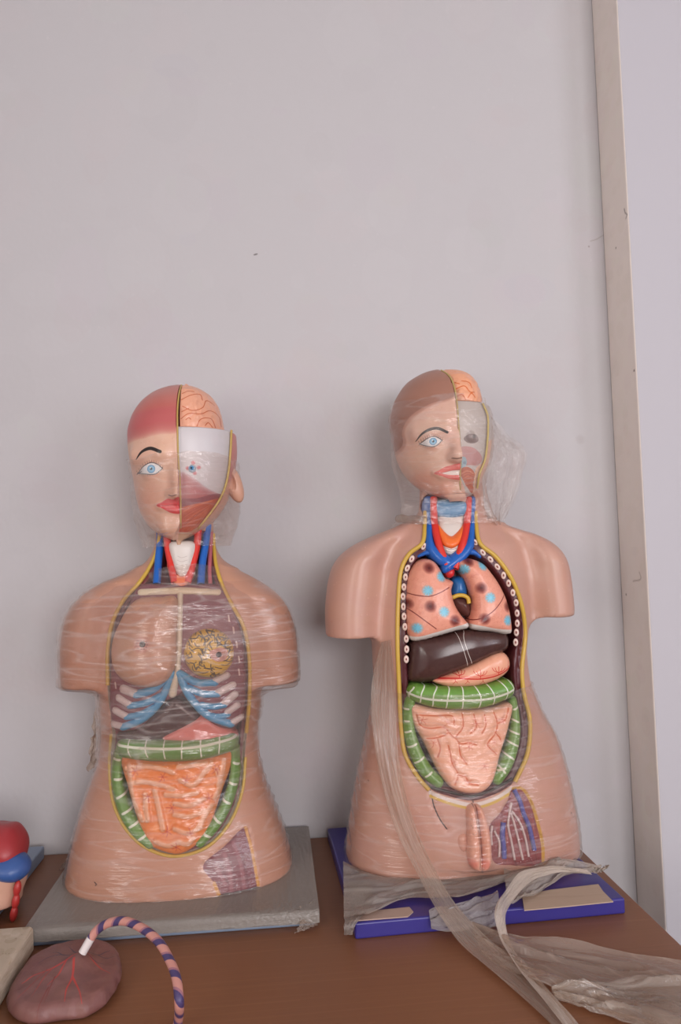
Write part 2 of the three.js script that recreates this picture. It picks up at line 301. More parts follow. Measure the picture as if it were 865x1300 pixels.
// cling film stretched around a relief between two heights: in every row the convex hull of the section
function wrap(R, yTop, yBot, rows, cx, offset, o = {}) {
  const NA = o.na ?? 200, zc = R.zc, rad = [];
  for (let j = 0; j <= rows; j++) {
    const y = lerp(yTop, yBot, j / rows), pts = [];
    for (let i = 0; i < R.nx; i += 2) { const x = R.x0 + i * R.h, k = clamp(Math.round((y - R.y0) / R.h), 0, R.ny - 1) * R.nx + i; if (R.in[k]) { pts.push([x, R.top[k]], [x, Math.max(0.014, 2 * zc - R.z[k])]); } }
    if (o.extra) pts.push(...o.extra(y));
    const H = pts.length > 2 ? hull(pts) : null, row = new Float64Array(NA);
    for (let a = 0; a < NA; a++) {
      const t = a / NA * 2 * Math.PI, dx = Math.cos(t), dz = Math.sin(t); let best = 0;
      if (H) for (let q = 0, p = H.length - 1; q < H.length; p = q++) { const ax = H[p][0] - cx, az = H[p][1] - zc, ex = H[q][0] - H[p][0], ez = H[q][1] - H[p][1], den = dx * ez - dz * ex; if (Math.abs(den) < 1e-12) continue; const s = (ax * ez - az * ex) / den, u = (ax * dz - az * dx) / den; if (s > 0 && u >= -1e-6 && u <= 1 + 1e-6) best = Math.max(best, s); }
      row[a] = best;
    }
    rad.push(row);
  }
  const pos = [], uv = [], idx = [], K = o.blur ?? 4;
  for (let j = 0; j <= rows; j++) for (let a = 0; a <= NA; a++) {
    const A = a % NA; let s = 0, w = 0; for (let k = -K; k <= K; k++) { const q = rad[clamp(j + k, 0, rows)][A], g = K + 1 - Math.abs(k); s += q * g; w += g; }
    const t = A / NA * 2 * Math.PI, top = o.wave ? yTop - o.wave * (0.5 + 0.5 * Math.sin(t * 3 + 1) + 0.4 * N3(Math.cos(t) * 6, Math.sin(t) * 6, 3)) : yTop, y = lerp(top, yBot, j / rows), wr = o.wrinkle ?? 0.0012;
    const crease = Math.abs(N3(Math.cos(t) * 2.2 + 3, y * 60 + Math.cos(t) * 3, Math.sin(t) * 2.2)) + 0.5 * Math.abs(N3(Math.cos(t) * 5, y * 140 - Math.cos(t) * 9, Math.sin(t) * 5 + 9));
    const r = Math.max(s / w, rad[j][A]) + offset + wr * crease * 2;
    let z = zc + Math.sin(t) * r; if (z < 0.008) z = 0.008;
    pos.push(cx + Math.cos(t) * r, y, z); uv.push(a / NA * 1.0, y);
  }
  for (let j = 0; j < rows; j++) for (let a = 0; a < NA; a++) { if (o.cut && o.cut(j / rows, a / NA)) continue; const p = j * (NA + 1) + a; idx.push(p, p + 1, p + NA + 1, p + 1, p + NA + 2, p + NA + 1); }
  const g = new THREE.BufferGeometry(); g.setAttribute('position', new THREE.Float32BufferAttribute(pos, 3)); g.setAttribute('uv', new THREE.Float32BufferAttribute(uv, 2)); g.setIndex(idx); g.computeVertexNormals(); return g;
}
// a loose strip of film between two edges of world points
function strip(A, B, nu, nv, disp, floorY) {
  const ca = curve3(A), cb = curve3(B), pos = [], uv = [], idx = [];
  for (let i = 0; i <= nu; i++) { const a = ca.getPoint(i / nu), b = cb.getPoint(i / nu); for (let j = 0; j <= nv; j++) { const p = a.clone().lerp(b, j / nv), d = disp ? disp(i / nu, j / nv) : [0, 0, 0]; p.x += d[0]; p.y += d[1]; p.z += d[2]; if (floorY !== undefined && p.y < floorY(p)) p.y = floorY(p); pos.push(p.x, p.y, p.z); uv.push(i / nu * 0.5, j / nv * 0.2); } }
  for (let i = 0; i < nu; i++) for (let j = 0; j < nv; j++) { const k = i * (nv + 1) + j; idx.push(k, k + 1, k + nv + 1, k + 1, k + nv + 2, k + nv + 1); }
  const g = new THREE.BufferGeometry(); g.setAttribute('position', new THREE.Float32BufferAttribute(pos, 3)); g.setAttribute('uv', new THREE.Float32BufferAttribute(uv, 2)); g.setIndex(idx); g.computeVertexNormals(); return g;
}
// film: creases as relief, layers that overlap as denser streaks
const ridge = (x) => 1 - Math.abs(x) * 2;
const filmBump = bumpTex(512, (u, v) => 0.45 * ridge(tileN(u, v, 5, 34, 2.1)) + 0.35 * ridge(tileN(u + v * 1, v, 9, 70, 7.7)) + 0.2 * tileN(u, v, 40, 90, 3.3));
const filmDense = bumpTex(512, (u, v) => 0.968 + 0.03 * tileN(u, v, 3, 40, 5.5) + 0.03 * tileN(u, v, 4, 14, 6.1) - 0.10 * Math.max(0, ridge(tileN(u, v, 4, 26, 9.4)) - 0.88) * 8);
filmBump.repeat.set(3, 5); filmDense.repeat.set(2, 3);
const crumple = bumpTex(512, (u, v) => 0.5 * ridge(tileN(u, v, 8, 8, 2.1)) + 0.3 * ridge(tileN(u, v, 19, 19, 7.7)) + 0.2 * ridge(tileN(u, v, 44, 44, 3.3)));
crumple.repeat.set(5, 5);
const film = (color, transmission, rough, extra = {}) => new THREE.MeshPhysicalMaterial({ color, transmission, roughness: rough, thickness: 0, ior: 1.4, side: THREE.DoubleSide, bumpMap: filmBump, bumpScale: 0.0009, transmissionMap: filmDense, ...extra });
const crisp = { bumpMap: crumple, bumpScale: 0.0012 };
const filmLight = film('#f8f3f0', 0.99, 0.13), filmMid = film('#f8f3f0', 0.982, 0.13), filmBag = film('#fbf8f6', 0.94, 0.09, { bumpMap: crumple, bumpScale: 0.002 });
const filmThick = film('#e2d4c6', 0.52, 0.3, crisp), filmLoose = film('#e2d3c6', 0.80, 0.22, crisp);
const flesh = bumpTex(256, (u, v) => 0.5 + 0.3 * tileN(u, v, 12, 12, 1.1) + 0.2 * tileN(u, v, 40, 40, 2.2));
const YEL = mat('#c9a544', 0.4), BLUE = mat('#1f62b8', 0.3), RED = mat('#d5352c', 0.32), ORANGE = mat('#ee7d3c', 0.35), WHITE = mat('#e4dfd8', 0.35), DARK = mat('#241a18', 0.5), MAROON = mat('#5e2a2a', 0.4), PINKW = mat('#e6cfc4', 0.4);

// ------------------------------------------------------------------ the torso on the left, wrapped all over, breast plate in place
const BOARD_H = 0.022;
function trunk(spec) {
  const t = loft(spec), a = spec.arms.map((q) => arm(spec.zc, ...q));
  return (x, y, z) => { let f = t(x, y, z); for (const g of a) f = smin(f, g(x, y, z), 0.022); return Math.max(f, spec.yBot - y); };
}
function paintSkin(s, base) { s.speckle(700, base, 3, 26, 0.10); s.speckle(900, ['#b9806a', '#f0c9b4'], 0.4, 1.2, 0.25); }
function bodyMesh(R, f, zc, lo, hi, sheet, back, parent) {
  const geo = nets(f, lo, hi, 0.0035); splitFacing(geo, -0.1); sheet.uv(geo);
  return part('torso_shell', geo, [mat('#ffffff', 0.36, { map: sheet.tex() }), back], parent);
}
const Z1 = 0.15, YB = TABLE + BOARD_H;
const torsoA = thing('anatomical_torso', 'female half-face anatomical torso with breast plate, on grey wrapped board, left', 'anatomy model', V(-0.15, TABLE, 0.16));
{
  const bl = onY(45, 1197, TABLE), br = onY(400, 1184, TABLE), z1 = 0.32;
  part('base_board', box(-0.348, 0.046, TABLE, YB, 0.006, z1, 0.003), mat('#7f8ea3', 0.4), torsoA);
}
const specA = {
  zc: Z1, cx: 230, yBot: YB + 0.001,
  left: [[198, 672], [197, 690], [190, 708], [176, 724], [156, 738], [144, 760], [137, 800], [132, 840], [129, 880], [131, 930], [128, 960], [118, 990], [105, 1030], [95, 1070], [88, 1110], [86, 1138], [90, 1152], [95, 1162]],
  right: [[271, 672], [273, 690], [280, 706], [296, 722], [314, 738], [325, 760], [332, 800], [334, 840], [332, 880], [328, 925], [330, 960], [337, 990], [352, 1030], [366, 1070], [374, 1105], [376, 1125], [374, 1137], [370, 1148]],
  prof: [[672, 0.05, 0.055, 2], [700, 0.053, 0.06, 2], [725, 0.062, 0.075, 2.1], [745, 0.075, 0.09, 2.2], [800, 0.092, 0.11, 2.3], [860, 0.096, 0.112, 2.4], [930, 0.090, 0.105, 2.4], [980, 0.094, 0.105, 2.4], [1040, 0.108, 0.112, 2.5], [1100, 0.120, 0.118, 2.6], [1135, 0.124, 0.116, 2.6], [1165, 0.121, 0.112, 2.6]],
  arms: [[[[172, 724], [150, 733], [125, 743], [104, 758], [90, 775], [83, 795], [79, 825], [79, 850], [81, 872]], [[724, 0.012], [740, 0.03], [765, 0.043], [800, 0.047], [870, 0.045]], 230, onZ(105, 868, Z1).y, -1, 0.066],
    [[[300, 724], [320, 733], [340, 744], [357, 759], [368, 777], [374, 797], [378, 825], [379, 850], [378, 866]], [[724, 0.012], [740, 0.03], [765, 0.043], [800, 0.047], [870, 0.045]], 230, onZ(355, 862, Z1).y, 1, 0.066]],
};
const bodyA = trunk(specA), loA = [onZ(70, 870, Z1).x, YB - 0.01, 0.01], hiA = [onZ(388, 870, Z1).x, onZ(230, 652, Z1).y, 0.31];
const RA = new Relief(bodyA, loA[0], hiA[0], loA[1], hiA[1], Z1, 0.34);
const openA = [[204, 678], [200, 700], [190, 722], [176, 742], [158, 762], [144, 790], [138, 825], [138, 870], [144, 930], [142, 970], [146, 1015], [160, 1048], [185, 1074], [222, 1086], [262, 1074], [290, 1043], [305, 1003], [309, 960], [312, 930], [316, 880], [315, 830], [308, 795], [292, 765], [281, 742], [274, 720], [271, 698], [270, 678]];
const thighA = [[258, 1100], [285, 1075], [312, 1051], [322, 1090], [331, 1127], [305, 1131], [272, 1122]];
const SKIN = '#bf8f77';
const backSkin = mat(SKIN, 0.38);
{
  const cuts = [{ d2: poly(RA, openA), dep: (d) => 0.004 + 0.03 * sstep(0.006, 0.02, -d) }, { d2: poly(RA, thighA), dep: () => 0.0025 }];
  const s = new Sheet(loA[0], hiA[0], loA[1], hiA[1], 2600, SKIN), P = (x, y) => RA.L(x, y), M = (l) => l.map(([x, y]) => P(x, y));
  paintSkin(s, ['#b5836b', '#c89a83', '#bc8a74']);
  s.fill(M(openA), '#6b3438', 160);
  s.line(M([...openA.slice(5, 20)]), '#8f8576', 5, 90);
  s.fill(M(thighA), '#7c4049'); s.line(M([thighA[2], thighA[3], thighA[4], [318, 1130], thighA[5], thighA[6]]), '#c9903f', 4.5);
  for (const l of [[[285, 1085], [292, 1110], [300, 1128]], [[296, 1070], [306, 1100], [318, 1126]], [[275, 1098], [280, 1112], [286, 1124]]]) { s.g.globalAlpha = 0.5; s.line(M(l), '#9c6068', 5); s.line(M(l.map(([a, b]) => [a + 5, b])), '#61303a', 2); s.g.globalAlpha = 1; }
  s.line(M([[120, 1120], [123, 1123]]), '#3b2a26', 1.2, 4); s.dot(P(121.5, 1124), '#3b2a26', 0.9); s.dot(P(380, 1098), '#4a3a30', 2);
  // rib ends painted on the dark band under the plate
  for (const [x, y] of [[303, 783], [306, 800], [308, 818], [309, 837], [309, 853]]) s.line(M([[x - 0.5, y - 3], [x + 0.5, y + 3]]), '#c9b3ae', 2.4, 4);
  bodyMesh(RA, carve(bodyA, Z1, cuts), Z1, loA, hiA, s, backSkin, torsoA);
  tubeOn(RA, 'cut_edge', torsoA, openA.slice(0, 8).map(([x, y]) => [x - 1, y]), 0, 0.0032, YEL, 'yellow rim of the opening');
  tubeOn(RA, 'cut_edge', torsoA, openA.slice(18).map(([x, y]) => [x + 1, y]), 0, 0.0032, YEL, 'yellow rim of the opening');
  tubeOn(RA, 'cut_edge', torsoA, openA.slice(8, 18).map(([x, y]) => [x + (x - 225) * 0.035, y + 1]), -0.001, 0.0026, mat('#c9a84a', 0.4), 'yellow rim of the belly opening');
}
// neck
tubeOn(RA, 'vein', torsoA, [[203, 672], [203, 690], [201, 715], [199, 742]], -0.004, 0.0062, BLUE, 'blue neck vein');
tubeOn(RA, 'vein', torsoA, [[264, 666], [261, 690], [257, 715], [255, 742]], -0.004, 0.0062, BLUE, 'blue neck vein');
tubeOn(RA, 'artery', torsoA, [[212, 672], [213, 692], [217, 715], [222, 740]], -0.003, 0.006, RED, 'red neck artery');
tubeOn(RA, 'artery', torsoA, [[252, 672], [250, 692], [245, 715], [238, 740]], -0.003, 0.006, RED, 'red neck artery');
tubeOn(RA, 'artery', torsoA, [[268, 676], [267, 700], [266, 722], [267, 742]], -0.006, 0.0036, mat('#b5606a', 0.4));
piece(RA, 'thyroid', torsoA, [[211, 706], [220, 722], [231, 730], [243, 722], [249, 706], [244, 735], [231, 746], [216, 735]], { off: -0.008, T: 0.010, r: 0.008, color: '#ec7a45' });
piece(RA, 'larynx', torsoA, [[214, 690], [232, 686], [249, 690], [246, 712], [236, 732], [227, 732], [218, 712]], { off: -0.006, T: 0.014, r: 0.012, color: '#d9d2cb', draw: (s, P) => { for (let k = 0; k < 5; k++) s.line([P(226 - k, 706 + k * 5), P(231, 708 + k * 5), P(238 + k * 0.4, 706 + k * 5)], '#b9aca6', 0.7, 8); } });
// breast plate
const plate = piece(RA, 'breast_plate', torsoA, [[176, 744], [228, 743], [280, 744], [291, 762], [303, 790], [310, 825], [312, 870], [308, 908], [298, 924], [280, 924], [262, 914], [246, 898], [234, 880], [222, 886], [210, 890], [196, 906], [178, 924], [160, 929], [145, 926], [140, 905], [140, 860], [143, 830], [152, 795], [165, 765]], {
  off: -0.004, T: 0.007, r: 0.006, depth: 0.006, color: '#7b434f', rough: 0.4, ppm: 3600,
  draw: (s, P) => { s.speckle(260, ['#88505c', '#6d3743', '#925a64'], 2, 8, 0.25); for (let k = 0; k < 26; k++) { const x = 236 + rnd() * 60, y = 760 + rnd() * 40; s.g.globalAlpha = 0.3; s.line([P(x, y), P(x + 12, y + 5), P(x + 25, y + 12)], '#93606b', 1); } s.g.globalAlpha = 1; for (const [x, y] of [[291, 785], [297, 800], [301, 818], [304, 837], [304, 853], [160, 786], [152, 803], [148, 850], [147, 870]]) s.line([P(x - 0.5, y - 3.5), P(x + 0.5, y + 3.5)], '#cdb6b0', 2.6, 4); },
});
piece(RA, 'collarbone_bar', torsoA, [[178, 752, 4.2], [228, 750, 4.6], [277, 752, 4.2]], { band: true, off: 0.001, T: 0.006, color: '#dccfb4', label: 'cream bar across the top of the breast plate' });
piece(RA, 'sternum', torsoA, [[229, 754, 3.6], [228, 800, 3.6], [226, 845, 3.4], [222, 866, 4.5], [219, 881, 5]], { band: true, off: 0.002, T: 0.006, color: '#d8d0bb' });
const breastR = piece(RA, 'breast', torsoA, [[178, 759], [205, 757], [224, 758], [225, 800], [223, 845], [216, 861], [204, 870], [189, 873], [171, 870], [152, 859], [143, 842], [143, 815], [152, 790], [165, 768]], {
  off: 0.001, T: 0.008, r: 0.008, T2: 0.024, r2: 0.048, depth: 0.006, color: '#c3947b', label: 'skin-covered breast',
  draw: (s, P) => { paintSkin(s, ['#ba886f', '#cca28a']); s.soft(P(181, 818), '176,104,98', 15, 0.85); for (let k = 0; k < 11; k++) { const a = k / 11 * 6.28; s.dot(P(181 + Math.cos(a) * 7, 818 + Math.sin(a) * 6), '#5a3530', 0.8); } s.dot(P(181, 818), '#33201d', 3.4); },
});
part('nipple', blob(RA, 181, 818, 0.033, 0.0046, 0.0046, 0.004), mat('#33201d', 0.5), torsoA, 'dark brown nipple');
piece(RA, 'mammary_gland', torsoA, smooth2([...Array(14)].map((_, i) => [265.5 + 32 * Math.cos(i / 14 * 6.283), 829 + 31.5 * Math.sin(i / 14 * 6.283)]), 30), {
  off: 0.001, T: 0.008, r: 0.008, T2: 0.022, r2: 0.042, depth: 0.006, color: '#d9b030', label: 'yellow dissected breast with black line pattern',
  relief: (x, y) => 0.0007 * N3(x * 190, y * 190, 1),
  draw: (s, P) => {
    for (let k = 0; k < 95; k++) { const a = rnd() * 6.28, q = Math.sqrt(rnd()) * 30, x = 265.5 + Math.cos(a) * q, y = 829 + Math.sin(a) * q, l = 3.5 + rnd() * 4, b = rnd() * 6.28, c = b + 1.5 * (rnd() - 0.5) * 2; if (Math.hypot(x - 278, y - 831) < 10) continue; s.line([P(x, y), P(x + Math.cos(b) * l, y + Math.sin(b) * l), P(x + Math.cos(b) * l + Math.cos(c) * l, y + Math.sin(b) * l + Math.sin(c) * l)], '#3f3118', 0.9 + rnd() * 0.9, 10); }
    s.fill([P(266, 828), P(272, 824), P(280, 822), P(288, 825), P(289, 833), P(284, 839), P(274, 839)], '#c98f7c'); for (let k = 0; k < 40; k++) s.dot(P(278 + (rnd() - 0.5) * 17, 831 + (rnd() - 0.5) * 13), '#a86a62', 0.7); s.dot(P(278, 831), '#33201d', 3.6);
  },
});
part('nipple', blob(RA, 278, 831, 0.030, 0.0044, 0.0042, 0.004), mat('#33201d', 0.5), torsoA, 'dark brown nipple of the dissected breast');
const CART = mat('#4f9fd0', 0.32), RIBW = mat('#cfc3c4', 0.4), z4 = (l, w) => l.map(([x, y]) => [120 + x / 4.119, 740 + y / 4.119, w]);
for (const [l, w] of [[[[400, 478], [300, 560], [215, 585]], 5], [[[350, 590], [270, 628], [180, 645]], 4.2], [[[310, 652], [240, 688], [163, 704]], 4], [[[405, 475], [345, 615], [262, 705], [146, 757]], 4.6],
  [[[448, 475], [530, 520], [630, 523]], 4.6], [[[490, 550], [570, 582], [645, 583]], 4.4], [[[560, 640], [620, 648], [680, 640]], 4.2], [[[600, 695], [660, 700], [698, 690]], 3.8], [[[440, 472], [495, 590], [590, 692], [715, 740]], 4.8]]) piece(RA, 'costal_cartilage', torsoA, z4(l, w), { band: true, off: 0.002, T: 0.007, r: 0.006, mat: CART });
for (const [l, w] of [[[[215, 580], [150, 556]], 5.5], [[[182, 638], [125, 602]], 4.6], [[[163, 698], [108, 668]], 4.8], [[[146, 752], [98, 740]], 4.2], [[[630, 515], [692, 484]], 4.6], [[[645, 576], [722, 536]], 5], [[[680, 630], [732, 586]], 5], [[[697, 676], [745, 642]], 4.6], [[[718, 732], [764, 706]], 4.2]]) piece(RA, 'rib', torsoA, z4(l, w), { band: true, off: 0.002, T: 0.006, r: 0.005, mat: RIBW });
// organs below the plate
piece(RA, 'liver', torsoA, [[146, 932], [175, 920], [200, 903], [222, 886], [240, 896], [256, 912], [240, 926], [200, 940], [150, 944]], { off: -0.014, T: 0.012, r: 0.012, color: '#4a3032', rough: 0.25 });
piece(RA, 'stomach', torsoA, [[205, 938], [235, 918], [262, 908], [285, 922], [303, 935], [280, 946], [240, 946]], { off: -0.012, T: 0.014, r: 0.014, color: '#d97f78', rough: 0.25 });
const GREEN = '#64903f', stripes = (s, P, list, w) => { for (const l of list) s.line(l.map(([x, y]) => P(x, y)), '#d5dccb', w, 14); };
const gutA = [[154, 960], [190, 964], [229, 965], [265, 961], [296, 953], [280, 1010], [264, 1055], [250, 1073], [228, 1085], [205, 1081], [190, 1073], [173, 1037], [162, 1000]];
const heightSheet = (B, ppm, draw) => { const s = new Sheet(B[0], B[1], B[2], B[3], ppm, '#000'); draw(s); const d = s.g.getImageData(0, 0, s.c.width, s.c.height).data; return (x, y) => { const i = clamp(Math.round((x - B[0]) * ppm), 0, s.c.width - 1), j = clamp(Math.round((B[3] - y) * ppm), 0, s.c.height - 1); return d[(j * s.c.width + i) * 4] / 255; }; };
const z3 = (l) => l.map(([x, y]) => [130 + x / 4.325, 920 + y / 4.325]);
const loopsA = [[[130, 240], [230, 225], [330, 240], [390, 260]], [[140, 320], [230, 310], [330, 330], [390, 350]], [[420, 230], [500, 220], [570, 210]], [[430, 300], [500, 330], [560, 260], [600, 210]], [[350, 380], [440, 385], [520, 370]], [[290, 360], [310, 450], [335, 570]], [[240, 380], [240, 450], [250, 520]], [[400, 430], [480, 440], [560, 400]], [[400, 490], [480, 500], [560, 470]], [[530, 560], [560, 500], [600, 440]], [[630, 240], [650, 320], [620, 400]], [[400, 570], [470, 590], [540, 560]], [[300, 640], [360, 660], [420, 640]], [[670, 190], [660, 260], [640, 330]], [[420, 640], [470, 650], [500, 620]], [[150, 220], [170, 400], [220, 520]]].map(z3);
const tubesH = (s, P, loops, w) => { for (const l of loops) for (let k = 0; k < 9; k++) { const v = Math.round(255 * Math.sqrt(1 - (1 - (k + 0.5) / 9) ** 2)); s.line(l.map(([x, y]) => P(x, y)), `rgb(${v},${v},${v})`, w * (1 - k / 9), 30); } };
{
  const B = bounds(RA, gutA, 0.006, 0.008), P = (x, y) => RA.L(x, y, 0.01), H = heightSheet(B, 2500, (s) => tubesH(s, P, loopsA, 11));
  piece(RA, 'small_intestine', torsoA, gutA, {
    off: -0.004, T: 0.012, r: 0.014, color: '#e0813f', rough: 0.3, label: 'orange coils of small intestine', relief: (x, y, d) => (0.0035 * H(x, y) + 0.001 * N3(x * 120, y * 120, 3)) * sstep(0, 0.006, -d), h: 0.0018,
    draw: (s, Q) => {
      s.speckle(320, ['#e68d4c', '#d97538', '#ea9a60'], 2, 7, 0.35);
      for (const l of loopsA) { s.g.globalAlpha = 0.3; s.line(l.map(([x, y]) => Q(x, y)), '#e2a884', 9.5); s.g.globalAlpha = 0.75; s.line(l.map(([x, y]) => Q(x, y)), '#dfae90', 6.5); s.g.globalAlpha = 1; }
      for (const [x, y, n] of z3([[180, 250], [330, 285], [460, 300], [625, 240], [250, 390], [380, 455], [585, 400], [355, 585], [485, 590], [405, 670]])) for (let k = 0; k < 6; k++) { const a = k * 1.05 + x, l = 4 + 4 * rnd(); s.line([Q(x, y), Q(x + Math.cos(a) * l * 0.5 + 1, y + Math.sin(a) * l * 0.5), Q(x + Math.cos(a) * l, y + Math.sin(a) * l)], '#b03a34', 0.7, 6); }
    },
  });
}
piece(RA, 'colon', torsoA, [[150, 958, 7], [147.5, 985, 7.5], [155, 1022, 8], [170, 1050, 8], [190, 1071, 6.5]], { band: true, off: -0.004, T: 0.012, r: 0.010, color: GREEN, rough: 0.3, label: 'green ascending colon', draw: (s, P) => { s.speckle(200, ['#659a44', '#4f7e36'], 1, 6, 0.3); stripes(s, P, [[[145, 963], [152, 965]], [[146, 989], [153, 990]], [[149, 1013], [159, 1008]], [[156, 1033], [168, 1027]], [[165, 1050], [177, 1043]], [[177, 1066], [186, 1060]]], 3.6); } });
piece(RA, 'colon', torsoA, [[298, 952, 6], [298, 985, 6.5], [289, 1018, 7], [274, 1046, 7], [254, 1070, 6]], { band: true, off: -0.004, T: 0.012, r: 0.010, color: GREEN, rough: 0.3, label: 'green descending colon', draw: (s, P) => { s.speckle(200, ['#659a44', '#4f7e36'], 1, 6, 0.3); stripes(s, P, [[[297, 968], [303, 970]], [[292, 994], [300, 996]], [[283, 1016], [292, 1020]], [[271, 1038], [280, 1045]], [[259, 1059], [267, 1063]]], 3.6); } });
piece(RA, 'colon', torsoA, [[157, 951, 11], [190, 954, 12], [228, 954, 12.5], [262, 951, 12], [291, 944, 11]], { band: true, off: -0.002, T: 0.016, r: 0.014, color: GREEN, rough: 0.28, label: 'green transverse colon', draw: (s, P) => { s.speckle(300, ['#659a44', '#4f7e36', '#588a4a'], 1, 6, 0.3); s.line([P(150, 946), P(190, 950), P(228, 950), P(262, 946), P(299, 936)], '#d5dccb', 3.6); stripes(s, P, [[[163, 936], [163, 952], [166, 961]], [[185, 937], [185, 953], [188, 961]], [[208, 938], [208, 952], [210, 963]], [[231, 938], [231, 953], [231, 963]], [[254, 936], [255, 950], [256, 961]], [[278, 931], [279, 946], [278, 957]]], 2); } });

// ------------------------------------------------------------------ heads: one half a face, the other half dissected
function buildHead(parent, H) {
  const { spec, mid, cutY, feat } = H, base = loft(spec), zc = spec.zc, topY = spec.yTop;
  const lo = [onZ(H.box[0], H.box[3], zc).x - 0.004, onZ(H.box[0], H.box[3], zc).y - 0.004, zc - 0.125], hi = [onZ(H.box[1], H.box[2], zc).x + 0.004, topY + 0.006, zc + 0.125];
  const R = new Relief(base, lo[0], hi[0], lo[1], hi[1], zc, zc + 0.14, 0.002), P = (x, y, o) => R.L(x, y, o ?? 0);
  const xm = lut(mid.map(([x, y]) => { const p = P(x, y); return [p.y, p.x]; })), yc = P(...cutY).y;
  const F = feat.map(([a, b, r, k]) => ({ a: P(...a), b: P(...b), r, k: k ?? 0.008 })), ab = V(0, 0, 0), ap = V(0, 0, 0);
  const face = (x, y, z) => { let f = base(x, y, z); for (const q of F) { ab.subVectors(q.b, q.a); ap.set(x - q.a.x, y - q.a.y, z - q.a.z); const t = clamp(ap.dot(ab) / (ab.lengthSq() + 1e-12), 0, 1); f = smin(f, ap.addScaledVector(ab, -t).length() - q.r, q.k); } return f; };
  const f = (x, y, z) => { const m = xm(y); if (x < m) return face(x, y, z); let v = base(x, y, z) + H.inset; for (const [p, r] of H.sockets) v = Math.max(v, r - Math.hypot(x - p.x, y - p.y, z - p.z)); v = y > yc ? Math.max(v, y - yc, 0.0005) : v; return v; };
  H.sockets = (H.sockets ?? []).map(([q, r]) => [P(...q), r]);
  const RW = new Relief(f, lo[0], hi[0], lo[1], hi[1], zc, zc + 0.16, 0.002), geo = nets(f, lo, hi, 0.0021); splitFacing(geo, -0.25);
  const s = new Sheet(lo[0], hi[0], lo[1], hi[1], 6000, H.skin), M = (l) => l.map(([x, y]) => P(x, y));
  paintSkin(s, H.tones); H.paint(s, P, M, s.g); s.uv(geo);
  const bs = new Sheet(lo[0], hi[0], lo[1], hi[1], 900, H.skin); bs.fill(M(H.hair), H.hairColor);
  part('head', geo, [mat('#ffffff', 0.36, { map: s.tex() }), mat('#ffffff', 0.4, { map: bs.tex() })], parent, H.label);
  // brain above the cut
  const bl = loft(H.brain), B0 = P(H.brainBox[0], H.brainBox[3]), B1 = P(H.brainBox[1], H.brainBox[2]);
  const gy = (x, y, z) => { const w = 0.012; return 0.0022 * Math.abs(N3(x * 75 + 3 * N3(x * 40, y * 40, z * 40), y * 75, z * 60)) ; };
  const bf = (x, y, z) => Math.max(bl(x, y, z) + gy(x, y, z), xm(y) + 0.0025 - x, yc + 0.0005 - y);
  const bg = nets(bf, [xm(yc) - 0.012, yc - 0.004, zc - 0.10], [hi[0], topY + 0.004, zc + 0.11], 0.0019);
  const t = new Sheet(xm(yc) - 0.012, hi[0], yc - 0.004, topY + 0.004, 6000, H.brainColor), Q = (x, y) => P(x, y, -0.004);
  H.paintBrain(t, Q); t.uv(bg); part('brain', bg, mat('#ffffff', 0.3, { map: t.tex() }), parent, 'peach half brain with orange folds');
  part('cut_edge', tube(mid.map(([x, y]) => { const p = P(x, y, 0.0006); p.x += 0.0006; return p; }), 0.0014, 70, 8), H.edge, parent, 'yellow line down the middle of the face');
  if (H.rim) part('cut_edge', tube(H.rim.map(([x, y]) => P(x, y, -0.001)), 0.0019, 50, 8), H.edge, parent, 'yellow line around the dissected half');
  return { R, P, RW };
}
function eye(s, P, e) {   // painted eye: e = outer corner, top, inner corner, bottom, iris, radius mm
  const { o, t, i, b, c, r } = e, q = (p) => P(p[0], p[1]);
  s.soft(q(c), '214,140,120', 16, 0.5);
  s.fill([q(o), q([lerp(o[0], t[0], 0.55), lerp(o[1], t[1], 0.7)]), q(t), q([lerp(i[0], t[0], 0.4), lerp(i[1], t[1], 0.6)]), q(i), q([lerp(i[0], b[0], 0.6), lerp(i[1], b[1], 0.8)]), q(b), q([lerp(o[0], b[0], 0.5), lerp(o[1], b[1], 0.7)])], '#dfe3e6');
  s.dot(q(c), '#3f86b8', r); s.dot(q(c), '#69aed8', r * 0.86); for (let k = 0; k < 18; k++) { const a = k / 18 * 6.28; s.line([q([c[0] + Math.cos(a) * r * 0.22, c[1] + Math.sin(a) * r * 0.22]), q([c[0] + Math.cos(a) * r * 0.6, c[1] + Math.sin(a) * r * 0.6])], '#8cc4e2', 0.5, 3); } s.dot(q(c), '#1e2f40', r * 0.3); s.dot(q([c[0] - 1, c[1] - 1.2]), '#e8f2f6', r * 0.16);
  s.line([q(o), q([lerp(o[0], t[0], 0.55), lerp(o[1], t[1], 0.72)]), q(t), q([lerp(i[0], t[0], 0.4), lerp(i[1], t[1], 0.62)]), q(i)], '#4a3a3a', 1.5); s.line([q(o), q([lerp(o[0], b[0], 0.5), lerp(o[1], b[1], 0.75)]), q(b), q([lerp(i[0], b[0], 0.6), lerp(i[1], b[1], 0.85)]), q(i)], '#5d6a70', 1.2);
  for (let k = 0; k <= 12; k++) { const u = k / 12, x = lerp(o[0], i[0], u), y = lerp(o[1], i[1], u) + (t[1] - (o[1] + i[1]) / 2) * Math.sin(u * Math.PI) * 0.95; s.line([q([x, y]), q([x - 1.6 + u * 2, y - 3.4])], '#4f3f40', 0.5, 3); const y2 = lerp(o[1], i[1], u) + (b[1] - (o[1] + i[1]) / 2) * Math.sin(u * Math.PI); s.line([q([x, y2]), q([x - 1 + u * 2, y2 + 2])], '#5a4a4a', 0.45, 3); }
}
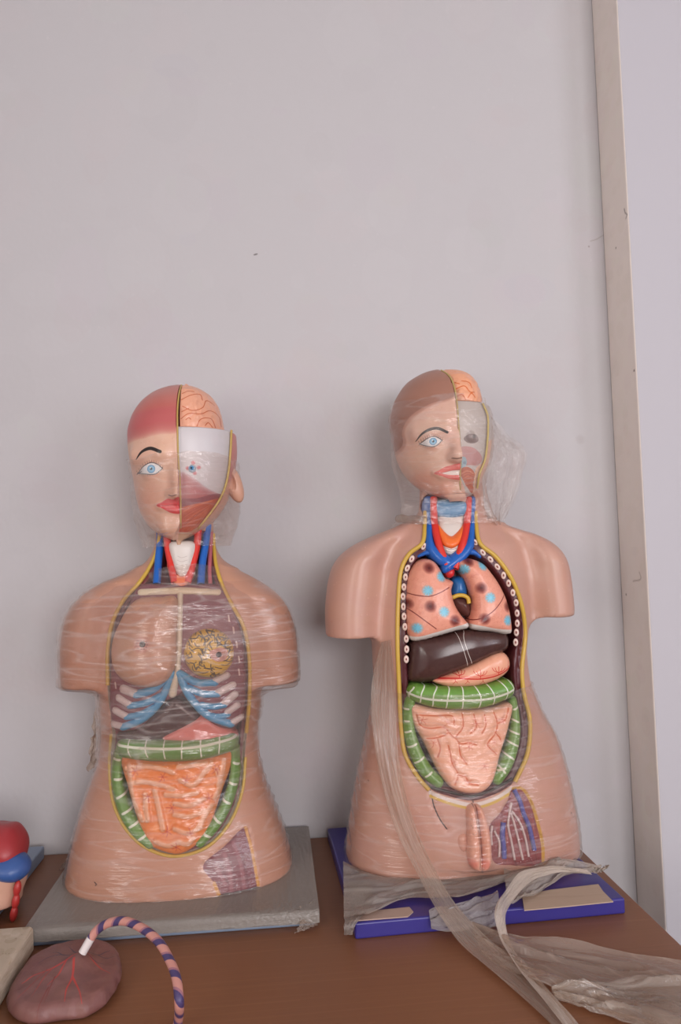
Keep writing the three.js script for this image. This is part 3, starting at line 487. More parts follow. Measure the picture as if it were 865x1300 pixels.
const taper = (s, P, pts, w, color) => { const c = curve3(pts.map(([x, y]) => V(x, y, 0))).getPoints(30); for (let k = 1; k < c.length; k++) s.line([P(c[k - 1].x, c[k - 1].y), P(c[k].x, c[k].y)], color, Math.max(0.4, w(k / 30)), 2); };
const gyri = (t, Q, lines, col, w) => { for (const l of lines) t.line(l.map(([x, y]) => Q(x, y)), col, w, 24); };
const z1 = (l) => l.map(([x, y]) => [130 + x / 3.93, 470 + y / 3.93]);
const headA = buildHead(torsoA, {
  label: 'head, half woman\'s face with red lips and half bare skull', skin: '#d9ae98', tones: ['#cfa088', '#e0b9a4'], edge: mat('#b99c56', 0.4), inset: 0.004, cutY: [240, 541], box: [158, 312, 488, 692],
  spec: { zc: Z1, cx: 232, yTop: onZ(230, 489.5, Z1).y, shear: 0.02,
    left: [[229, 489.5], [218, 491], [204, 495], [188, 504], [175, 518], [167, 534], [163, 553], [164, 572], [167, 590], [171, 612], [175, 634], [181, 652], [192, 668], [208, 680], [227, 687.5]],
    right: [[231, 489.5], [244, 491], [258, 495], [274, 504], [288, 518], [298, 534], [303, 553], [304, 572], [303, 590], [299, 612], [294, 632], [286, 648], [274, 664], [258, 677], [239, 687.5]],
    prof: [[489, 0.004, 0.004, 2, -0.01], [493, 0.034, 0.036, 2, -0.008], [502, 0.058, 0.062, 2, -0.005], [518, 0.077, 0.083, 2.05, -0.002], [540, 0.089, 0.096, 2.1, 0], [570, 0.095, 0.100, 2.15, 0], [600, 0.095, 0.098, 2.15, 0], [630, 0.091, 0.085, 2.1, 0.004], [655, 0.080, 0.07, 2.05, 0.012], [672, 0.058, 0.055, 2, 0.028], [682, 0.034, 0.04, 2, 0.043], [688, 0.010, 0.014, 2, 0.055]] },
  mid: [[230, 489], [227, 500], [225, 520], [225, 545], [226, 580], [228, 610], [229, 640], [229, 665], [228, 686]],
  feat: [[[226, 592, -0.004], [227, 624, 0.010], 0.0075, 0.014], [[227, 624, 0.008], [227, 627, 0.008], 0.0095, 0.006], [[217, 627, 0.0], [219, 627, 0.002], 0.0065, 0.008], [[203, 642, -0.003], [226, 638, 0.001], 0.0042, 0.006], [[207, 644, -0.003], [226, 647.5, 0.0005], 0.0052, 0.006], [[216, 668, -0.010], [227, 669, -0.010], 0.014, 0.014], [[192.5, 596, -0.0105], [193, 596, -0.0105], 0.013, 0.010], [[178, 578, -0.012], [207, 576, -0.010], 0.013, 0.014]],
  sockets: [],
  hair: [[158, 562], [175, 556], [200, 549], [228, 543], [260, 545], [306, 548], [312, 480], [230, 470], [150, 480]], hairColor: '#b9746c',
  rim: [[294, 546], [293, 570], [290, 600], [286, 618], [279, 634], [266, 653], [255, 667], [244, 680]],
  paint: (s, P, M, g) => {
    for (let k = 0; k < 80; k++) { const u = k / 80, m = sstep(0.25, 1, u), q = (a, b) => Math.round(lerp(a, b, m)); g.globalAlpha = 0.11; s.fill(M([[150, 564 - u * 60], [175, 559 - u * 58], [200, 552 - u * 58], [229, 547 - u * 56], [240, 470], [150, 460]]), `rgb(${q(184, 190)},${q(92, 128)},${q(88, 118)})`, 60); } g.globalAlpha = 1;
    s.soft(P(187, 632), '222,150,128', 30, 0.35);
    eye(s, P, { o: [175, 601], t: [193, 587.5], i: [206.5, 594.6], b: [193, 602.5], c: [192.5, 595.6], r: 6.4 });
    s.line([P(174, 602), P(180, 599)], '#3a2c2c', 1.6, 6);
    taper(s, P, [[174, 584], [181, 574], [191, 569.6], [204, 574]], (u) => 1.0 + 4.6 * Math.sin(Math.min(1, u * 1.15) * 1.9), '#2a2220');
    s.fill(M([[199, 641.7], [206, 637.5], [213.8, 633], [220, 634.6], [230, 632], [230, 651.5], [218.4, 651.5], [207.3, 646]]), '#cf3036'); s.line(M([[200, 642], [212, 642], [220, 641], [229, 642]]), '#a52429', 0.9); s.soft(P(224, 648), '232,90,88', 5, 0.6);
    s.line(M([[215, 629], [220, 630.5], [226, 629.5]]), '#7c4a3e', 1.6);  // nostril shade painted as a dark line under the nose
    // dissected half
    g.save(); s.trace(M([[225, 520], [225, 545], [226, 580], [228, 610], [229, 640], [229, 665], [229, 700], [320, 700], [320, 520]]), true, 0); g.clip();
    s.fill(M([[200, 520], [320, 520], [320, 700], [200, 700]]), '#c9c4c6', 0);
    s.speckle(200, ['#cfcacd', '#bdb6ba', '#c6bcb9'], 3, 10, 0.2);
    for (let k = 0; k < 40; k++) { g.globalAlpha = 0.07; const u = k / 40; s.fill(M([[228, 598 + u * 14], [245, 605 + u * 14], [262, 618 + u * 12], [284, 630 + u * 10], [292, 640], [258, 700], [229, 700]]), '#a4585a', 60); } g.globalAlpha = 1;
    s.fill(M([[229, 643], [245, 640], [262, 634], [280, 630], [268, 652], [250, 670], [238, 678], [229, 678]]), '#b5563c'); for (let k = 0; k < 40; k++) { g.globalAlpha = 0.5; const u = rnd(); s.line(M([[231 + u * 8, 646 + u * 36], [246 + u * 6, 640 + u * 26], [270 - u * 8, 634 + u * 16]]), ['#c96a48', '#9d4434', '#d07d58'][k % 3], 1.1); } g.globalAlpha = 1;
    s.fill(M([[226, 677], [240, 675], [252, 669], [256, 680], [240, 695], [226, 695]]), '#c29a7c'); s.fill(M([[228, 634], [250, 632], [276, 626], [284, 629], [262, 636], [240, 641], [229, 643]]), '#8c4a50');
    s.fill(M([[294, 546], [306, 548], [310, 600], [288, 620], [291, 600], [293, 570]]), '#c58078');
    s.fill(M([[289, 612], [312, 600], [300, 650], [262, 690], [244, 690], [266, 655], [281, 634]]), '#cf9f88');
    for (const [x, y] of [[245, 587], [252, 593], [247, 600], [238, 594]]) s.soft(P(x, y), '190,70,75', 4, 0.9);
    g.restore();
  },
  brain: { zc: Z1, cx: 245, yTop: onZ(230, 489.5, Z1).y + 0.002, left: [[228, 494], [215, 500], [205, 520], [200, 545]], right: [[240, 493], [256, 497], [268, 504], [277, 516], [282, 530], [285, 546]], prof: [[492, 0.01, 0.01, 2], [497, 0.045, 0.05, 2], [510, 0.068, 0.075, 2], [530, 0.08, 0.085, 2], [548, 0.083, 0.088, 2]] },
  brainBox: [222, 290, 490, 548], brainColor: '#e3a588',
  paintBrain: (t, Q) => { t.speckle(160, ['#eab59a', '#da9779'], 1, 5, 0.3); gyri(t, Q, [z1([[395, 150], [440, 130], [490, 125], [500, 150]]), z1([[400, 180], [450, 200], [500, 185], [520, 150], [555, 165]]), z1([[390, 240], [430, 215], [490, 215], [540, 195], [575, 215], [585, 260]]), z1([[470, 275], [490, 240], [540, 235], [560, 275]]), z1([[510, 270], [525, 255], [545, 275]]), z1([[400, 120], [430, 110], [460, 112]]), z1([[415, 245], [430, 235], [440, 242]]), z1([[395, 205], [430, 190]])], '#c0643f', 1.3); },
});
{
  const { R, P } = headA;
  const e = P(244, 595, -0.004); const ball = part('eyeball', new THREE.SphereGeometry(0.0062, 20, 14).translate(e.x, e.y, e.z), mat('#9fb9cc', 0.2), torsoA, 'small eyeball in the bare skull');
  part('iris', new THREE.SphereGeometry(0.0036, 16, 12).scale(1, 1, 0.5).translate(e.x - 0.0003, e.y + 0.0003, e.z + 0.005), mat('#3d86b8', 0.2), ball); part('pupil', new THREE.SphereGeometry(0.0016, 12, 8).scale(1, 1, 0.5).translate(e.x - 0.0003, e.y + 0.0003, e.z + 0.0066), mat('#18222c', 0.2), ball);
  const q = onZ(296, 613, Z1 + 0.014); // ear
  const ear = nets((x, y, z) => { const X = x - q.x, Y = y - q.y, Z = z - q.z, u = X * 0.88 + Y * 0.3, v = Y * 0.93 - X * 0.25; const o = Math.hypot(u / 0.0135, v / 0.034, Z / 0.016) - 1; const hole = Math.hypot((u + 0.002) / 0.008, (v - 0.004) / 0.022, (Z - 0.0175) / 0.010) - 1; return Math.max(o * 0.012, -hole * 0.006 - 0.0008); }, [q.x - 0.025, q.y - 0.042, q.z - 0.02], [q.x + 0.025, q.y + 0.042, q.z + 0.02], 0.0018);
  part('ear', ear, mat('#cf9f88', 0.4), torsoA);
}

// ------------------------------------------------------------------ the torso on the right, chest and belly open
const Z2 = 0.155;
const torsoB = thing('anatomical_torso', 'male half-face anatomical torso with open chest and lungs, on blue board, right', 'anatomy model', V(0.3, TABLE, 0.18));
{
  const g = new RoundedBoxGeometry(0.392, BOARD_H, 0.345, 3, 0.003).rotateY(0.035).translate(0.288, TABLE + BOARD_H / 2, 0.186);
  part('base_board', g, mat('#363080', 0.3), torsoB, 'blue-violet painted board');
}
const specB = {
  zc: Z2, cx: 575, yBot: YB + 0.001,
  left: [[534, 622], [533, 645], [527, 658], [512, 668], [496, 684], [484, 705], [477, 740], [474, 790], [474, 830], [476, 868], [472, 900], [464, 940], [456, 980], [447, 1030], [441, 1075], [440, 1098], [445, 1112], [455, 1120]],
  right: [[612, 622], [614, 645], [622, 658], [638, 668], [652, 682], [662, 700], [668, 735], [668, 780], [664, 825], [668, 858], [682, 896], [700, 928], [712, 968], [721, 1010], [727, 1050], [729, 1080], [728, 1094], [722, 1103]],
  prof: [[622, 0.048, 0.055, 2], [655, 0.052, 0.06, 2], [675, 0.062, 0.075, 2.1], [695, 0.078, 0.092, 2.2], [750, 0.092, 0.112, 2.3], [820, 0.096, 0.115, 2.4], [880, 0.092, 0.108, 2.4], [940, 0.096, 0.11, 2.4], [1000, 0.108, 0.118, 2.5], [1060, 0.116, 0.122, 2.5], [1095, 0.118, 0.12, 2.5], [1125, 0.114, 0.115, 2.5]],
  arms: [[[[508, 668], [490, 674], [465, 684], [443, 696], [428, 710], [420, 725], [415, 750], [413, 780], [414, 808]], [[668, 0.012], [682, 0.028], [705, 0.04], [740, 0.046], [808, 0.043]], 575, onZ(440, 806, Z2).y, -1, 0.068],
    [[[638, 667], [655, 672], [678, 679], [698, 690], [710, 703], [717, 720], [721, 745], [723, 770], [722, 784]], [[668, 0.012], [682, 0.026], [705, 0.038], [740, 0.043], [784, 0.04]], 575, onZ(697, 780, Z2).y, 1, 0.068]],
};
const bodyB = trunk(specB), loB = [onZ(403, 800, Z2).x, YB - 0.01, 0.01], hiB = [onZ(738, 1080, Z2).x, onZ(575, 606, Z2).y, 0.31];
const RB = new Relief(bodyB, loB[0], hiB[0], loB[1], hiB[1], Z2, 0.34);
const openB = [[542, 628], [541, 668], [538, 690], [522, 704], [512, 722], [508, 760], [507, 820], [509, 870], [512, 930], [517, 958], [534, 986], [547, 1002], [574, 1012], [600, 1017], [626, 1010], [652, 994], [668, 955], [671, 915], [663, 878], [661, 850], [665, 805], [661, 770], [648, 736], [628, 709], [608, 691], [603, 668], [602, 628]];
const thighB = [[652, 1001], [665, 1003], [675, 1018], [684, 1046], [690, 1073], [691, 1096], [675, 1100], [650, 1099], [628, 1095], [622, 1050], [634, 1035], [645, 1018]];
const SKINB = '#c29685';
{
  const groove = (pts, w) => band(RB, pts.map(([x, y]) => [x, y, w]));
  const pel = [[[547, 1004], [552, 1025], [560, 1042], [568, 1053]], [[601, 1016], [603, 1030]]];
  const cuts = [{ d2: poly(RB, openB, 0, 140), dep: (d) => 0.004 + 0.034 * sstep(0.010, 0.022, -d) }, { d2: poly(RB, thighB), dep: () => 0.004 }, ...pel.map((l) => ({ d2: groove(l, 0.9), dep: () => 0.003 }))];
  const s = new Sheet(loB[0], hiB[0], loB[1], hiB[1], 2600, SKINB), P = (x, y) => RB.L(x, y), M = (l) => l.map(([x, y]) => P(x, y));
  paintSkin(s, ['#b98876', '#caa090', '#bf8f7f']);
  s.fill(M(openB), '#54242a', 200); s.speckle(0, [], 1, 1, 0);
  for (const l of pel) s.line(M(l), '#2c1d1a', 1.8);
  s.line(M([[547, 1007], [574, 1017], [601, 1022], [627, 1015], [651, 1001]]), '#cfc3bd', 6, 60); s.line(M([[547, 1011], [574, 1021], [601, 1026], [627, 1019], [650, 1006]]), '#c8a63e', 4, 60);
  s.fill(M(thighB), '#85363a'); s.g.save(); s.trace(M(thighB), true, 80); s.g.clip(); for (let k = 0; k < 50; k++) g0(s, k); s.g.restore();
  function g0(s, k) { const x = 628 + rnd() * 55, y = 1010 + rnd() * 70; s.g.globalAlpha = 0.5; s.line(M([[x, y], [x + 2, y + 12], [x + 4, y + 26]]), k % 2 ? '#a04a4a' : '#6a282e', 2.2); }
  s.line(M([[652, 1001], [664, 1002], [675, 1018], [684, 1046], [690, 1073], [691, 1097]]), '#c79a3c', 4.6, 50);
  s.dot(P(455, 992), '#6b463c', 1.1); s.dot(P(468, 991), '#7b564c', 0.9); s.dot(P(726, 1032), '#574039', 1.3);
  bodyMesh(RB, carve(bodyB, Z2, cuts), Z2, loB, hiB, s, mat(SKINB, 0.38), torsoB);
}
tubeOn(RB, 'cut_edge', torsoB, [[540, 650], [539.5, 668], [536, 690], [520, 703], [510, 722], [506, 760], [505, 820], [507, 870], [510, 930], [515, 959], [532, 988], [545, 1003]], 0.0005, 0.0036, YEL, 'yellow rim of the opening');
tubeOn(RB, 'cut_edge', torsoB, [[604, 650], [605, 668], [610, 690], [630, 707], [650, 735], [663, 770], [667, 805], [663, 850], [665, 878], [673, 915], [670, 956], [654, 993]], 0.0005, 0.0036, YEL, 'yellow rim of the opening');
const z5 = (l) => l.map(([x, y, w]) => [490 + x / 4.553, 680 + y / 4.555, w]), z6 = (l) => l.map(([x, y, w]) => [490 + x / 4.119, 850 + y / 4.119, w]), z7 = (l) => l.map(([x, y, w]) => [530 + x / 4.806, 1000 + y / 4.806, w]), z4b = (l) => l.map(([x, y, w]) => [470 + x / 3.93, 460 + y / 3.93, w]);
for (const [x, y] of z5([[212, 62], [143, 135], [118, 188], [107, 240], [98, 297], [93, 352], [95, 410], [99, 467], [104, 527], [112, 597], [114, 657], [112, 715], [524, 40], [568, 97], [612, 137], [652, 180], [688, 230], [717, 275], [742, 330], [760, 388], [766, 448], [767, 507], [762, 560], [758, 617]])) {
  const turn = y < 730 ? (x < 580 ? -0.5 : 0.6) : 0, o = part('rib_end', blob(RB, x + (x < 580 ? 1.5 : -1.5), y, -0.0035, 0.0042, 0.0062, 0.003, turn), PINKW, torsoB);
  part('marrow', blob(RB, x + (x < 580 ? 1.5 : -1.5), y, -0.0010, 0.0014, 0.0024, 0.0012, turn), mat('#8a4a44', 0.5), o);
}
// neck and great vessels
piece(RB, 'larynx', torsoB, [[556, 640], [575, 637], [591, 640], [590, 668], [584, 700], [573, 706], [563, 700], [556, 668]], { off: -0.014, T: 0.010, r: 0.01, color: '#d8d0c8', draw: (s, P) => { for (let k = 0; k < 5; k++) s.line([P(566, 693 + k * 3), P(573, 695 + k * 3), P(580, 693 + k * 3)], '#8f8580', 0.7, 8); } });
piece(RB, 'hyoid', torsoB, [[550, 638], [572, 634], [594, 638], [594, 652], [572, 657], [550, 652]], { off: -0.006, T: 0.010, r: 0.01, color: '#4d8ab8' });
piece(RB, 'thyroid', torsoB, [[556, 664], [563, 672], [573, 680], [583, 672], [590, 664], [590, 678], [583, 692], [573, 697], [563, 692], [556, 678]], { off: -0.008, T: 0.012, r: 0.01, color: '#ee7433' });
tubeOn(RB, 'artery', torsoB, [[551, 632], [552, 665], [557, 690], [565, 711], [571, 722]], -0.002, 0.0062, RED, 'red carotid artery');
tubeOn(RB, 'artery', torsoB, [[595, 632], [593, 665], [588, 690], [582, 708], [578, 722]], -0.002, 0.0062, RED, 'red carotid artery');
piece(RB, 'aorta', torsoB, z5([[340, 215], [355, 185], [385, 175], [402, 200], [395, 235], [365, 245]]), { off: -0.014, T: 0.013, r: 0.011, color: '#cf3033' });
piece(RB, 'vena_cava', torsoB, z5([[250, -210, 5], [248, -100, 5.5], [250, 20, 6], [262, 70, 7], [300, 115, 8], [345, 145, 8.5], [370, 160, 6.5]]), { band: true, off: -0.008, T: 0.013, r: 0.011, color: '#1f60b6', rough: 0.25, label: 'blue neck vein' });
piece(RB, 'vena_cava', torsoB, z5([[505, -210, 5], [500, -100, 5.5], [492, 20, 6], [482, 60, 7], [440, 110, 8], [390, 150, 8.5], [355, 180, 7], [345, 195, 5]]), { band: true, off: -0.0075, T: 0.013, r: 0.011, color: '#1f60b6', rough: 0.25, label: 'blue neck vein' });
for (const l of [[[190, 118, 2.2], [230, 100, 3.2], [262, 92, 5]], [[548, 122, 2.2], [520, 100, 3.2], [488, 88, 5]]]) piece(RB, 'side_vein', torsoB, z5(l), { band: true, off: -0.008, T: 0.008, r: 0.008, color: '#1f60b6', rough: 0.25 });
// heart between the lungs
piece(RB, 'heart', torsoB, z5([[385, 360], [440, 350], [485, 365], [500, 410], [495, 470], [470, 475], [430, 450], [395, 410]]), { off: -0.03, T: 0.020, r: 0.02, color: '#5e3c38', rough: 0.25 });
piece(RB, 'heart_vessel', torsoB, z5([[385, 250], [420, 235], [450, 240], [470, 290], [470, 345], [430, 355], [385, 350], [380, 300]]), { off: -0.026, T: 0.016, r: 0.015, color: '#2467a8', rough: 0.25, label: 'blue pulmonary vessel' });
tubeOn(RB, 'heart_fat', torsoB, z5([[385, 358], [420, 345], [455, 348], [475, 362], [482, 392]]), -0.008, 0.0034, mat('#c9a53a', 0.4), 'yellow fat on the heart');
// lungs
const lungPaint = (spots, blues, lines, hem) => (s, P) => {
  s.speckle(700, ['#dd8f7a', '#eaa994', '#cf7d6b', '#e9a58c'], 0.8, 3, 0.35);
  for (let k = 0; k < 260; k++) { const x = lerp(s.x0, s.x1, rnd()), y = lerp(s.y0, s.y1, rnd()), a = rnd() * 6.28; s.g.globalAlpha = 0.35; s.line([{ x, y }, { x: x + 0.003 * Math.cos(a), y: y + 0.003 * Math.sin(a) }, { x: x + 0.005 * Math.cos(a + 0.8), y: y + 0.005 * Math.sin(a + 0.8) }], '#b9604f', 0.4, 5); } s.g.globalAlpha = 1;
  for (const [x, y] of spots) { s.soft(P(x, y), '100,34,32', 10.5, 1); s.dot(P(x, y), '#5a2020', 2.2); }
  for (const [x, y] of blues) { s.soft(P(x, y), '96,178,205', 10, 1); for (let k = 0; k < 9; k++) { const a = k / 9 * 6.28; s.line([P(x, y), P(x + Math.cos(a) * 5.5, y + Math.sin(a) * 5.5)], '#74bdd6', 1.4, 3); } }
  for (const l of lines) s.line(l.map(([x, y]) => P(x, y)), '#7a2f2a', 1.5);
  s.line(hem.map(([x, y]) => P(x, y)), '#ddd6cf', 9);
};
piece(RB, 'lung', torsoB, z5([[160, 175], [190, 145], [230, 133], [275, 145], [310, 185], [345, 245], [390, 265], [381, 310], [385, 350], [405, 410], [445, 470], [482, 515], [472, 537], [410, 550], [300, 582], [200, 607], [150, 607], [130, 570], [119, 480], [118, 380], [120, 300], [132, 230]]), { off: -0.010, T: 0.012, r: 0.012, T2: 0.016, r2: 0.045, color: '#e29a83', label: 'pink right lung with dark and blue spots', relief: (x, y) => 0.0006 * N3(x * 260, y * 260, 2),
  draw: lungPaint(z5([[250, 187], [128, 395], [255, 408], [400, 492]]), z5([[325, 237], [240, 318], [335, 440], [182, 535]]), [z5([[118, 330], [180, 345], [250, 350], [310, 330], [368, 300]]), z5([[118, 415], [170, 450], [230, 495], [290, 538]])], z5([[128, 602], [200, 601], [300, 575], [410, 543], [482, 524]])) });
piece(RB, 'lung', torsoB, z5([[408, 152], [450, 130], [500, 135], [560, 160], [610, 215], [660, 290], [700, 380], [720, 470], [723, 562], [700, 572], [620, 557], [490, 537], [486, 512], [503, 440], [505, 380], [485, 310], [450, 230], [415, 185]]), { off: -0.010, T: 0.012, r: 0.012, T2: 0.016, r2: 0.045, color: '#e29a83', label: 'pink left lung with dark and blue spots', relief: (x, y) => 0.0006 * N3(x * 260, y * 260, 2),
  draw: lungPaint(z5([[482, 150], [552, 302], [572, 482], [712, 410]]), z5([[458, 195], [568, 172], [602, 358], [708, 490]]), [z5([[690, 345], [650, 400], [600, 450], [550, 480], [510, 492]])], z5([[482, 527], [560, 540], [640, 556], [728, 562]])) });
piece(RB, 'liver', torsoB, z5([[152, 610], [300, 580], [470, 545], [560, 548], [700, 568], [709, 640], [690, 665], [600, 702], [480, 757], [330, 818], [270, 843], [180, 850], [124, 835], [130, 720]]), { off: -0.020, T: 0.012, r: 0.012, T2: 0.012, r2: 0.05, color: '#49302d', rough: 0.22, label: 'dark brown liver with two white lines',
  draw: (s, P) => { s.speckle(300, ['#523733', '#3d2725', '#583d38'], 1, 7, 0.3); s.line([P(...z5([[410, 550]])[0]), P(...z5([[440, 640]])[0]), P(...z5([[478, 755]])[0])], '#cfc6bf', 0.9, 20); s.line([P(...z5([[470, 545]])[0]), P(...z5([[452, 585]])[0]), P(...z5([[468, 660]])[0]), P(...z5([[502, 742]])[0])], '#cfc6bf', 0.9, 20); } });
piece(RB, 'stomach', torsoB, z5([[265, 836], [400, 790], [520, 737], [620, 685], [670, 672], [705, 695], [719, 740], [705, 785], [640, 835], [540, 868], [420, 878], [330, 868]]), { off: -0.015, T: 0.013, r: 0.013, T2: 0.006, r2: 0.03, color: '#e6a689', rough: 0.25,
  draw: (s, P) => { s.speckle(200, ['#ebb297', '#dd9679'], 1, 6, 0.3); const Q = (x, y) => P(...z5([[x, y]])[0]); s.g.globalAlpha = 0.5; s.line([Q(290, 830), Q(420, 822), Q(550, 820), Q(650, 800), Q(712, 765)], '#df6a5a', 6); s.g.globalAlpha = 1; s.line([Q(285, 830), Q(420, 825), Q(550, 828), Q(650, 806), Q(716, 768)], '#c02e2a', 1.8);
    for (const [x, y] of [[425, 825], [545, 825], [650, 805]]) { s.line([Q(x, y), Q(x + 2, y - 25), Q(x, y - 48)], '#c93a32', 1, 8); for (const d of [-38, -20, 22, 38]) s.line([Q(x, y - 14), Q(x + d * 0.7, y - 24), Q(x + d, y - 42)], '#c93a32', 0.8, 10); }
    for (const [x, y] of [[400, 826], [560, 828], [470, 826]]) { s.line([Q(x, y), Q(x, y + 18), Q(x - 12, y + 32)], '#c93a32', 0.7, 8); s.line([Q(x, y + 12), Q(x + 14, y + 26)], '#c93a32', 0.7, 6); } s.line([Q(715, 765), Q(705, 745), Q(712, 725)], '#c93a32', 0.7, 8); } });
// bowels
const gutB = z6([[125, 185], [260, 205], [400, 214], [540, 205], [662, 178], [645, 300], [605, 430], [560, 590], [510, 640], [430, 650], [350, 625], [290, 560], [205, 390], [140, 270]]);
const linesB = [[[160, 235], [250, 240], [350, 245], [355, 285]], [[160, 235], [180, 290], [230, 305], [300, 300], [325, 325], [280, 350], [215, 360]], [[400, 230], [400, 300], [370, 340], [360, 355], [325, 325]], [[365, 360], [390, 385], [430, 380], [470, 390]], [[270, 365], [282, 410], [270, 455]], [[325, 395], [335, 440], [345, 490], [375, 545], [360, 600]], [[380, 385], [390, 450], [420, 490]], [[375, 548], [415, 560], [430, 590], [480, 600]], [[515, 235], [520, 290], [500, 330]], [[565, 225], [580, 280], [570, 330], [530, 390], [575, 440]], [[570, 330], [590, 350], [600, 370]], [[640, 200], [620, 260], [580, 280]], [[460, 235], [470, 300], [440, 330]]].map(z6);
{
  const B = bounds(RB, gutB, 0.006, 0.008), P = (x, y) => RB.L(x, y, 0.01);
  const Hh = heightSheet(B, 2500, (s) => { s.g.fillStyle = '#fff'; s.g.fillRect(0, 0, 3000, 3000); for (const l of linesB) for (let k = 0; k < 8; k++) { const v = Math.round(255 * (1 - (k + 1) / 8)); s.line(l.map(([x, y]) => P(x, y)), `rgb(${v},${v},${v})`, 8 * (1 - k / 8), 30); } });
  piece(RB, 'small_intestine', torsoB, gutB, { off: -0.005, T: 0.012, r: 0.014, color: '#e8b095', rough: 0.28, label: 'peach coils of small intestine with brown lines', relief: (x, y, d) => 0.0028 * Hh(x, y) * sstep(0, 0.006, -d), h: 0.0018,
    draw: (s, Q) => {
      s.speckle(320, ['#edbba2', '#e1a486'], 2, 7, 0.3);
      for (const l of linesB) { s.g.globalAlpha = 0.5; s.line(l.map(([x, y]) => Q(x, y)), '#dd9170', 3.4); s.g.globalAlpha = 1; s.line(l.map(([x, y]) => Q(x, y)), '#c9693f', 1.5); }
      for (const [x, y] of z6([[185, 260], [320, 270], [470, 280], [605, 260], [245, 380], [430, 400], [560, 375], [510, 500], [350, 480], [425, 585]])) for (let k = 0; k < 6; k++) { const a = k * 1.05 + x, l = 4 + 4 * rnd(); s.line([Q(x, y), Q(x + Math.cos(a) * l * 0.5 + 1, y + Math.sin(a) * l * 0.5), Q(x + Math.cos(a) * l, y + Math.sin(a) * l)], '#c2543c', 0.6, 6); }
    } });
}
const colonPaint = (list, w) => (s, P) => { s.speckle(260, ['#6a9a48', '#548236', '#628f44'], 1, 6, 0.3); stripes(s, P, list, w); };
piece(RB, 'colon', torsoB, z6([[130, 165, 6], [118, 230, 6.5], [125, 330, 7.5], [165, 450, 8.5], [215, 535, 8.5], [275, 590, 7]]), { band: true, off: -0.005, T: 0.012, r: 0.011, color: '#6a9541', rough: 0.28, label: 'green ascending colon', draw: colonPaint([[[100, 207], [118, 207]], [[103, 271], [120, 270]], [[105, 330], [130, 320]], [[118, 408], [160, 390]], [[155, 490], [200, 460]], [[210, 562], [240, 538]]].map(z6), 3) });
piece(RB, 'colon', torsoB, z6([[668, 165, 6], [680, 230, 6], [680, 330, 7.5], [655, 440, 8.5], [625, 510, 8.5], [585, 575, 7]]), { band: true, off: -0.005, T: 0.012, r: 0.011, color: '#6a9541', rough: 0.28, label: 'green descending colon', draw: colonPaint([[[672, 210], [695, 195]], [[668, 263], [695, 275]], [[660, 325], [698, 338]], [[640, 375], [695, 402]], [[618, 435], [670, 470]], [[590, 500], [625, 540]], [[590, 530], [625, 515]]].map(z6), 3) });
piece(RB, 'colon', torsoB, z6([[165, 125, 11.5], [250, 145, 13], [400, 152, 14], [520, 142, 13.5], [635, 105, 12]]), { band: true, off: -0.003, T: 0.017, r: 0.015, color: '#6a9541', rough: 0.26, label: 'green transverse colon', draw: (s, P) => { colonPaint([[[215, 80], [185, 125], [182, 175]], [[285, 85], [250, 130], [247, 195]], [[340, 95], [322, 145], [318, 205]], [[408, 90], [402, 150], [403, 207]], [[475, 92], [495, 145], [490, 205]], [[540, 82], [565, 135], [565, 200]], [[605, 65], [635, 110], [628, 180]], [[650, 60], [672, 100], [668, 150]], [[150, 95], [125, 130], [135, 178]]].map(z6), 1.9)(s, P); s.line(z6([[118, 125], [200, 150], [300, 160], [400, 160], [500, 157], [600, 135], [685, 98]]).map(([x, y]) => P(x, y)), '#d5dccb', 3.4, 50); } });
tubeOn(RB, 'cavity_seam', torsoB, z6([[215, 610], [300, 632], [400, 655], [455, 662], [540, 635], [620, 595], [660, 570]]), -0.004, 0.0022, DARK, 'dark gap below the bowels');
// groin and thigh
const fleshB = '#c99b8a';
for (const [l, side] of [[[[305, 110], [300, 260], [301, 390], [312, 462], [340, 496], [384, 499], [387, 400], [375, 260], [354, 120], [347, 95]], 0], [[[346, 95], [353, 120], [373, 260], [385, 400], [383, 499], [425, 492], [448, 450], [450, 380], [440, 270], [425, 200], [385, 110]], 1]]) piece(RB, 'genital_half', torsoB, z7(l), { off: -0.002, T: 0.009, r: 0.005, T2: 0.014, r2: 0.02, depth: 0.014, h: 0.0015, color: fleshB, rough: 0.34, draw: (s, P) => { const Q = (x, y) => P(...z7([[x, y]])[0]); paintSkin(s, ['#e1a58e']); s.soft(Q(side ? 420 : 340, 470), '222,114,98', 10, 0.7); s.line([Q(345, 90), Q(372, 270), Q(385, 400), Q(384, 500)], '#5a4436', 0.9, 30); for (let k = 0; k < 14; k++) s.dot(Q(330 + rnd() * 60, 190 + rnd() * 120), '#6e5138', 0.6); } });
piece(RB, 'testicle_half', torsoB, z7([[242, 290], [275, 268], [305, 280], [305, 370], [290, 400], [255, 380], [238, 335]]), { off: -0.006, T: 0.010, r: 0.01, color: '#cf9a86' });
const NERVE = mat('#c9b6b4', 0.4), BLUEV = mat('#4a4b9a', 0.35);
